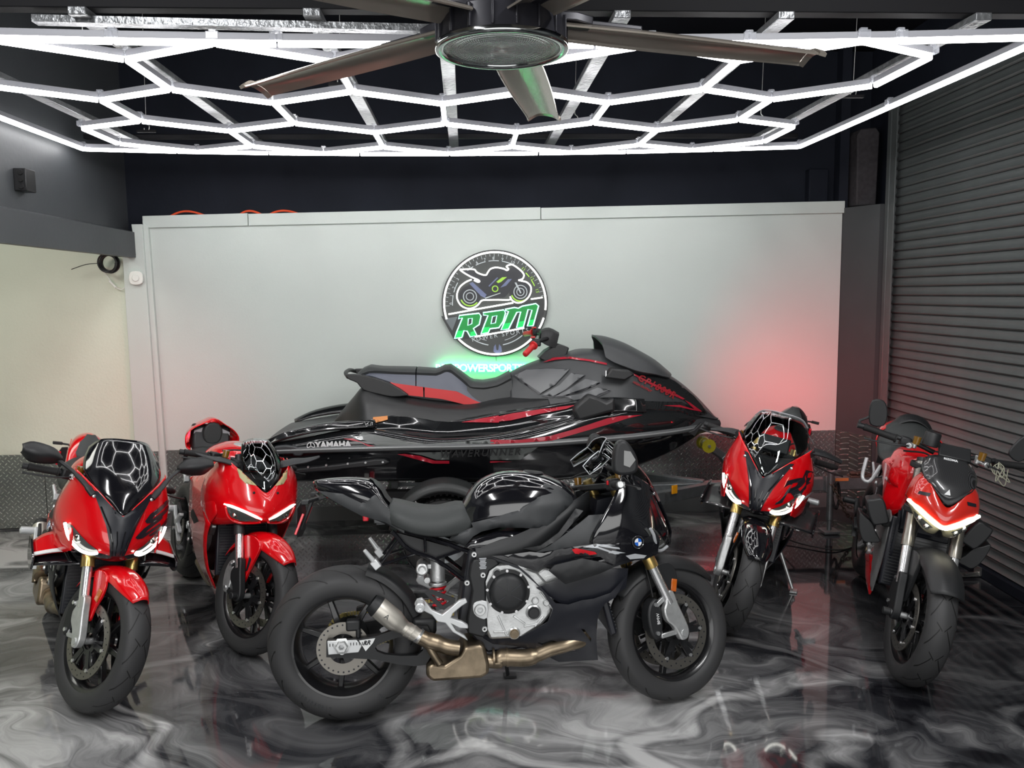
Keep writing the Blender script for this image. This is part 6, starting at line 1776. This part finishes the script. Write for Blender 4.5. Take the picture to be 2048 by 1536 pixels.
# model lettering down the bonnet flank
p0 = onsurf(TB_, [(1.122,1.238),(1.450,1.067)], 'y', .008)
dx = (p0[1] - p0[0]).normalized()
mid_ = (p0[0] + p0[1]) / 2
hit = TB_.ray_cast(V((mid_.x, -1, mid_.z)), V((0, 1, 0)))
nn = hit[1] if hit[1].y < 0 else -hit[1]
upv = nn.cross(dx)
def flank_text(T, s, size, c, ang, m, off=.014, shear=.3, bold=.002, space=1.3):
    vs, fs = text_mesh(s, size, Mx.Identity(4), 0, shear, bold=bold, space=space, res=2)
    v2 = [(c[0] + v[0] * cos(ang) - v[1] * sin(ang), c[1] + v[0] * sin(ang) + v[1] * cos(ang)) for v in vs]
    ob('bonnet_lettering', (onsurf(T, v2, 'y', off), fs), m, js, smooth=0)
_a = atan2(dx.z, dx.x)
flank_text(TB_, 'GP1800R', .062, (mid_.x, mid_.z), _a, mat('dark_red_letter', rgb(150, 36, 42), .35))
flank_text(TB_, 'HIGH OUTPUT', .020, (mid_.x - .105, mid_.z + .005), _a, mat('dark_red_letter'), bold=.001, space=1.1)
# screen cowl and mirrors
cowl = [[(.895, 0, 1.492), (.90, .09, 1.485), (.93, .19, 1.44), (.95, .235, 1.36)],
        [(.985, 0, 1.480), (.985, .10, 1.470), (1.0, .22, 1.41), (1.0, .275, 1.325)],
        [(1.10, 0, 1.440), (1.10, .12, 1.428), (1.09, .23, 1.375), (1.07, .295, 1.295)],
        [(1.20, 0, 1.388), (1.20, .13, 1.378), (1.19, .23, 1.335), (1.16, .295, 1.262)],
        [(1.32, 0, 1.318), (1.32, .12, 1.308), (1.31, .22, 1.275), (1.28, .27, 1.238)],
        [(1.425, 0, 1.232), (1.42, .10, 1.226), (1.41, .17, 1.216), (1.38, .22, 1.208)]]
ob('windshield_cowl', skin(cowl, 4, 4, .012), M_podg, js, smooth=55)
ob('cowl_underside', prism([(.93, 1.34), (1.0, 1.30), (1.25, 1.22), (1.40, 1.19), (1.40, 1.21), (1.2, 1.30), (1.0, 1.38)], -.20, .20), M_sblk, js)
for e in (-1, 1):
    mm = ob('mirror', prism([(.915, 1.235), (.96, 1.300), (1.08, 1.285), (1.12, 1.255), (1.05, 1.215)], e * .30, e * .385), M_pod, js, bevel=.012)
    ob('mirror_glass', box((.925, e * .345, 1.262), (.006, .06, .045)), M_chrome, mm)
# handlebars
ob('steering_neck', prism([(.56, 1.32), (.70, 1.37), (.72, 1.42), (.64, 1.45), (.55, 1.40), (.50, 1.35)], -.08, .08), M_pod, js, bevel=.01)
ob('bar_pad', surf([[(.62, -.06, 1.42), (.56, -.07, 1.44), (.52, -.06, 1.47)], [(.64, -.05, 1.50), (.58, -.06, 1.53), (.53, -.05, 1.52)], [(.64, .05, 1.50), (.58, .06, 1.53), (.53, .05, 1.52)], [(.62, .06, 1.42), (.56, .07, 1.44), (.52, .06, 1.47)]], 3, 3, .02), M_mblk2, js)
nb = [(.389,1.400),(.456,1.454)]
for e in (-1, 1):
    i0 = V((.585, e * .05, 1.49))
    g1 = V((nb[0][0] + .0, e * .345, nb[0][1])) if e < 0 else V((.44, .36, 1.50))
    g0 = V((nb[1][0], e * .25, nb[1][1])) if e < 0 else V((.50, .27, 1.515))
    ob('handlebar', tube(cr([i0, i0.lerp(g0, .6) + V((0, 0, .01)), g0], 4), .014, 10), M_mblk2, js)
    dg = (g1 - g0).normalized()
    ob('bar_grip', tube([g0, g0 + dg * .012, g0 + dg * .014, g1, g1 + dg * .006], [.030, .030, .019, .020, .014], 16), M_sr, js, smooth=50)
    ob('bar_switch', xf(box((0, 0, 0), (.06, .06, .05)), Mx.Translation(g0 - dg * .035)), M_mblk2, js, bevel=.01)
    ob('switch_button', xf(box((0, 0, 0), (.03, .045, .010)), Mx.Translation(g0 - dg * .05 + V((-.03, 0, .03)))), M_redp, js, bevel=.003)
# side pad, platform details, tabs
for e in (-1, 1):
    pd = [(.692,1.023),(.713,1.065),(.798,1.137),(.860,1.116),(.914,1.088),(.968,1.114),(.976,1.021),(.922,1.010),(.729,.960)]
    ob('knee_pad', prism(pd, e * .36, e * .46), M_pod, js, bevel=.02, seg=3)
    sp = [(-1.119,.700),(-.824,.726),(-.593,.754),(-.540,.753),(-.502,.728),(-.547,.709),(-.802,.691),(-.861,.682),(-1.103,.669)]
    so = ob('sponson', prism(sp, e * .45, e * .525), M_mblk2, js, bevel=.010)
    for p in [(-1.026,.713),(-.911,.722),(-.774,.729),(-.661,.733),(-.550,.734)]:
        ob('sponson_bolt', cyl((p[0], e * .52, p[1]), (p[0], e * .532, p[1]), .007, 10), M_alu, so)
    ob('stern_corner', prism([(-1.234,.851),(-1.166,.859),(-1.107,.852),(-1.035,.818),(-1.069,.783),(-1.110,.785),(-1.138,.816),(-1.191,.814),(-1.244,.824)], e * .42, e * .53), M_podg, js, bevel=.010)
    nz = [(1.529,.828),(1.570,.840),(1.620,.889),(1.678,.892),(1.721,.861),(1.767,.856),(1.759,.831),(1.705,.812),(1.596,.781),(1.571,.794)]
ob('bow_bumper', skin([[(1.50, 0, .74), (1.50, .10, .76), (1.49, .215, .80), (1.49, .24, .85), (1.50, .22, .89)], [(1.62, 0, .775), (1.62, .08, .785), (1.62, .145, .81), (1.62, .165, .855), (1.62, .15, .91)], [(1.74, 0, .80), (1.74, .04, .805), (1.74, .075, .825), (1.74, .085, .86), (1.735, .07, .90)], [(1.82, 0, .825), (1.82, .01, .828), (1.82, .02, .84), (1.82, .02, .86), (1.81, .02, .88)]], 4, 4, .01), M_podg, js, smooth=60)
ob('bow_fin', prism([(1.515,.837),(1.560,.852),(1.605,.898),(1.622,.896),(1.597,.856),(1.565,.803)], -.255, -.225), M_pod, js, bevel=.004)
# flank graphics on the near side
dj(TU, [(-.673,.925),(-.509,.890),(-.397,.861),(-.209,.833),(-.556,.831),(-.615,.862),(-.712,.895)], M_hgrey, 'grey_graphic', .003, parent=near)
dj(TU, [(-.798,.889),(-.734,.889),(-.660,.859),(-.556,.831),(-.616,.830),(-.690,.868)], M_sred, 'red_graphic', .005, parent=near)
dj(TU, [(.144,.859),(.337,.856),(.530,.874),(.686,.909),(.920,.971),(1.013,.982),(1.170,.979),(1.060,.964),(.966,.942),(.764,.896),(.546,.846),(.375,.838),(.144,.835)], M_sred, 'red_graphic', .004, parent=near)
dj(TU, [(-.226,.844),(.204,.861),(.203,.842),(-.165,.827)], M_hgrey, 'grey_graphic', .003, parent=near)
dj(TH, [(-.457,.785),(-.409,.785),(-.314,.770),(-.219,.734),(-.124,.730),(-.124,.710),(-.232,.713)], M_sred, 'red_graphic', .004)
dj(TH, [(.141,.721),(.186,.720),(.286,.711),(.140,.709)], M_sred, 'red_graphic', .004)
dj(TH, [(-.385,.793),(-.122,.791),(-.124,.738),(-.207,.740),(-.296,.772)], M_hgrey, 'grey_graphic', .003)
dj(TH, [(.142,.806),(.463,.810),(.340,.724),(.141,.728)], M_hgrey, 'grey_graphic', .003)
podT = bvh(skin(pod, 3, 4, .008))
dj(TU, [(.146,.983),(.300,1.007),(.470,1.035),(.710,1.066),(.718,1.057),(.532,1.022),(.300,.980),(.223,.958),(.146,.960)], M_sred, 'red_graphic', .004) if False else None
fl = surf([[(-.90, -.30, .93), (-.90, -.36, .89), (-.90, -.42, .90)], [(-.5, -.29, 1.015), (-.5, -.36, .93), (-.5, -.43, .90)], [(-.13, -.29, .965), (-.13, -.37, .89), (-.13, -.45, .865)], [(.21, -.30, 1.01), (.21, -.38, .93), (.21, -.46, .885)], [(.5, -.32, 1.05), (.5, -.38, .98), (.5, -.44, .94)], [(.9, -.34, 1.10), (.9, -.38, 1.05), (.9, -.42, 1.01)], [(1.2, -.30, 1.08), (1.2, -.34, 1.04), (1.2, -.37, 1.0)]], 5, 4, .006)
gi = ob('gunwale_inner', fl, M_hull, js, smooth=180)
ob('gunwale_inner', mir(fl), M_hull, js, smooth=180)
TG = bvh(fl)
dj(TG, [(-.041,.944),(.100,.969),(.210,.986),(.209,.943),(.060,.944)] , M_sred, 'red_graphic', .004, parent=gi)
dj(TG, [(.149,.968),(.306,1.000),(.503,1.027),(.723,1.052),(.660,1.028),(.463,.993),(.290,.957),(.149,.944)], M_sred, 'red_graphic', .004, parent=gi)
dj(TG, [(-.628,.988),(-.532,.996),(-.530,.973),(-.628,.950)], mat('orange_label', rgb(215, 140, 80), .4), 'warning_label', .005, parent=gi, step=.02)
ya = text_mesh('YAMAHA', .056, fr((-.862, -.529, .853), (1, -.03, .010), (0, 0, 1)), .0015, bold=.0024, space=.98)
ob('hull_lettering', ya, M_white, near, smooth=0)
em = join(move(ringz((0, 0), .026, .021, 28), (-1.003, -.530, .849)), *[move(xf(box((.012, 0, 0), (.020, .001, .005)), Mx.Rotation(2 * pi * k / 3 + .52, 4, 'Y')), (-1.003, -.530, .849)) for k in range(3)])
ob('hull_emblem', em, M_white, near, smooth=0)
ob('hull_name_lettering', text_mesh('WAVERUNNER', .066, fr((.075, -.534, .778), (1, 0, .012), (0, 0, 1)), .001, font_shear=.25, bold=.001, space=1.25), mat('dark_letter', rgb(18, 19, 20), .5), js, smooth=0)

# ================================================================== trailer
M_galv = mat('galvanised_steel', rgb(128, 132, 134), .42, .75, noise=(20, .12))
tr = tag(empty('boat_trailer', (0, 5.70, 0)), 'galvanised single-axle trailer carrying the jet ski, tongue and chains at its right end', 'trailer')
for e in (-1, 1):
    ob('side_rail', join(bar((-.62, e * .50, .37), (1.0, e * .50, .40), .06, .08), bar((1.0, e * .50, .40), (1.74, e * .05 + .06, .37), .06, .08)), M_galv, tr, bevel=.004)
    bk = ob('bunk', bar((-.78, e * .26, .455), (.95, e * .26, .455), .09, .05), mat('bunk_carpet', rgb(24, 24, 25), .9), tr, bevel=.006)
    for x in (-.55, .5): ob('bunk_post', box((x, e * .26, .41), (.05, .05, .07)), M_galv, tr)
for x in (-.58, -.16, .6): ob('cross_member', bar((x, -.5, .345), (x, .5, .345), .06, .07), M_galv, tr, bevel=.004)
ob('axle', cyl((-.16, -.68, .27), (-.16, .62, .27), .025), M_galv, tr)
tg = ob('tongue', join(bar((.6, .12, .34), (3.08, .12, .36), .08, .09)), M_galv, tr, bevel=.005)
fr_ = []
for e in (-1, 1):
    yc = e * .66 if e < 0 else .62
    tp_ = [(.150, -.055), (.158, -.07), (.195, -.078), (.235, -.072), (.255, -.06), (.262, -.03), (.264, 0)]
    tw = ob('trailer_tyre', lathe(tp_ + [(r, -y) for r, y in tp_[::-1][1:]], 48, 'y'), mat('trailer_rubber', rgb(36, 36, 36), .7), tr, loc=(-.16, yc, .264))
    ob('tread_blocks', join(*[xf(box((0, 0, .263), (.022, .125, .006)), Mx.Rotation(2 * pi * k / 44, 4, 'Y')) for k in range(44)]), mat('trailer_rubber'), tw, kind='stuff')
    wh = ob('trailer_wheel', lathe([(.02, -.03), (.09, -.03), (.12, -.02), (.15, -.055), (.155, -.06), (.150, .0), (.155, .06)], 40, 'y'), M_galv, tr, loc=(-.16, yc, .264))
    rows = []
    for i in range(9):
        a = radians(14 + 152 * i / 8)
        r = .355 + .02 * sin(pi * i / 8)
        rows.append([(-.16 + q * cos(a), yc + yy, .264 + q * sin(a)) for yy, q in ((-.12, r - .05), (-.105, r - .01), (-.06, r), (.06, r), (.105, r - .01), (.12, r - .05))])
    ob('fender', surf(rows, 4, 4, .004), mat('fender_black', rgb(44, 46, 46), .42), tr, smooth=180)
    ob('fender_bracket', box((-.16, yc + .12 * -e, .42), (.30, .02, .05)), M_galv, tr)
ob('amber_marker', box((1.42, -.275, .44), (.05, .012, .06), Mx.Rotation(radians(31), 3, 'Z')), mat('amber_marker', rgb(225, 150, 20), .3, coat=.6), tr, bevel=.003)
ob('joint_plate', xf(box((0, 0, 0), (.20, .012, .085)), Mx.Translation((1.25, -.378, .395)) @ Mx.Rotation(radians(31), 4, 'Z')), M_galv, tr)
for e in (-1, 1):
    ob('tail_light', box((-.665, e * .54, .40), (.035, .10, .075)), M_redl, tr, bevel=.006)
    ob('marker_lamp', box((-.70, e * .56, .445), (.03, .02, .02)), M_whp, tr)
wp = ob('winch_post', join(bar((2.02, .10, .38), (1.86, .06, .60), .06, .05), bar((1.86, .06, .60), (1.72, 0, .70), .05, .05), box((2.02, .12, .40), (.16, .14, .03))), M_galv, tr, bevel=.004)
ob('bow_roller', join(cyl((1.72, -.06, .70), (1.72, .06, .70), .030, 20), cyl((1.72, -.075, .70), (1.72, -.045, .70), .050, 20, .038), cyl((1.72, .045, .70), (1.72, .075, .70), .038, 20, .050)), mat('yellow_roller', rgb(150, 140, 26), .35, coat=.4), tr, smooth=50)
ob('roller_axle', cyl((1.72, -.09, .70), (1.72, .09, .70), .010, 12), M_steel, tr)
M_rust = mat('rusty_steel', rgb(86, 74, 66), .6, .6, noise=(40, .3))
ob('coupler', join(box((2.978, 0.120, .375), (.26, .075, .085)), move(lathe([(0, .05), (.03, .045), (.042, .02), (.044, -.03)], 20, 'z'), (3.121, 0.120, .37)), box((2.917, 0.120, .43), (.12, .04, .02)), cyl((2.897, 0.070, .43), (2.897, 0.170, .43), .008)), M_rust, tr, bevel=.006)
jk = ob('tongue_jack', join(cyl((2.672, 0.040, .10), (2.672, 0.040, .47), .024), bar((2.672, 0.040, .46), (2.75, 0.040, .475), .02, .02), box((2.672, 0.070, .37), (.07, .06, .12)), box((2.672, 0.040, .015), (.12, .12, .02)), cyl((2.672, 0.040, .02), (2.672, 0.040, .12), .018)), M_galv, tr, bevel=.003)
ob('tongue_marker', box((2.774, 0.073, .395), (.10, .004, .022)), mat('orange_label'), tr)
ob('lock_loop', tube([(2.71 + .045 * cos(a * pi / 8) * .6, .02 + .01 * sin(a), .29 + .10 * sin(a * pi / 8)) for a in range(16)], .010, 8, True), M_rub, tr)
def chain(pts, n, r=.016, w=.004):
    c = cr(pts, 12)
    L = [0]
    for a, b in zip(c[:-1], c[1:]): L.append(L[-1] + (b - a).length)
    out = []
    for i in range(n):
        s = L[-1] * i / (n - 1)
        j = max(k for k in range(len(L)) if L[k] <= s + 1e-9)
        j = min(j, len(c) - 2)
        p = c[j].lerp(c[j + 1], (s - L[j]) / max(1e-6, L[j + 1] - L[j]))
        d = (c[j + 1] - c[j]).normalized()
        u = V((0, 1, 0)) if i % 2 else d.cross(V((0, 1, 0))).normalized()
        ring = [p + d * (r * 1.35 * cos(2 * pi * k / 10)) + u * (r * .75 * sin(2 * pi * k / 10)) for k in range(10)]
        out.append(tube(ring, w, 6, True))
    return join(*out)
ob('safety_chain', chain([(2.713, 0.060, .36), (2.754, 0.030, .24), (2.856, 0.020, .19), (2.958, 0.040, .24), (3.029, 0.060, .34)], 20), M_rust, tr)
ob('safety_chain', chain([(2.652, 0.050, .42), (2.693, 0.000, .33), (2.774, -0.010, .16), (2.856, 0.020, .12), (2.917, 0.050, .20)], 20), M_rust, tr)
ob('wiring', tube(cr([(2.448, 0.070, .30), (2.244, -0.080, .05), (2.499, -0.380, .012), (2.754, -0.230, .012), (2.805, 0.020, .15)], 8), .005, 6), M_rub, tr)
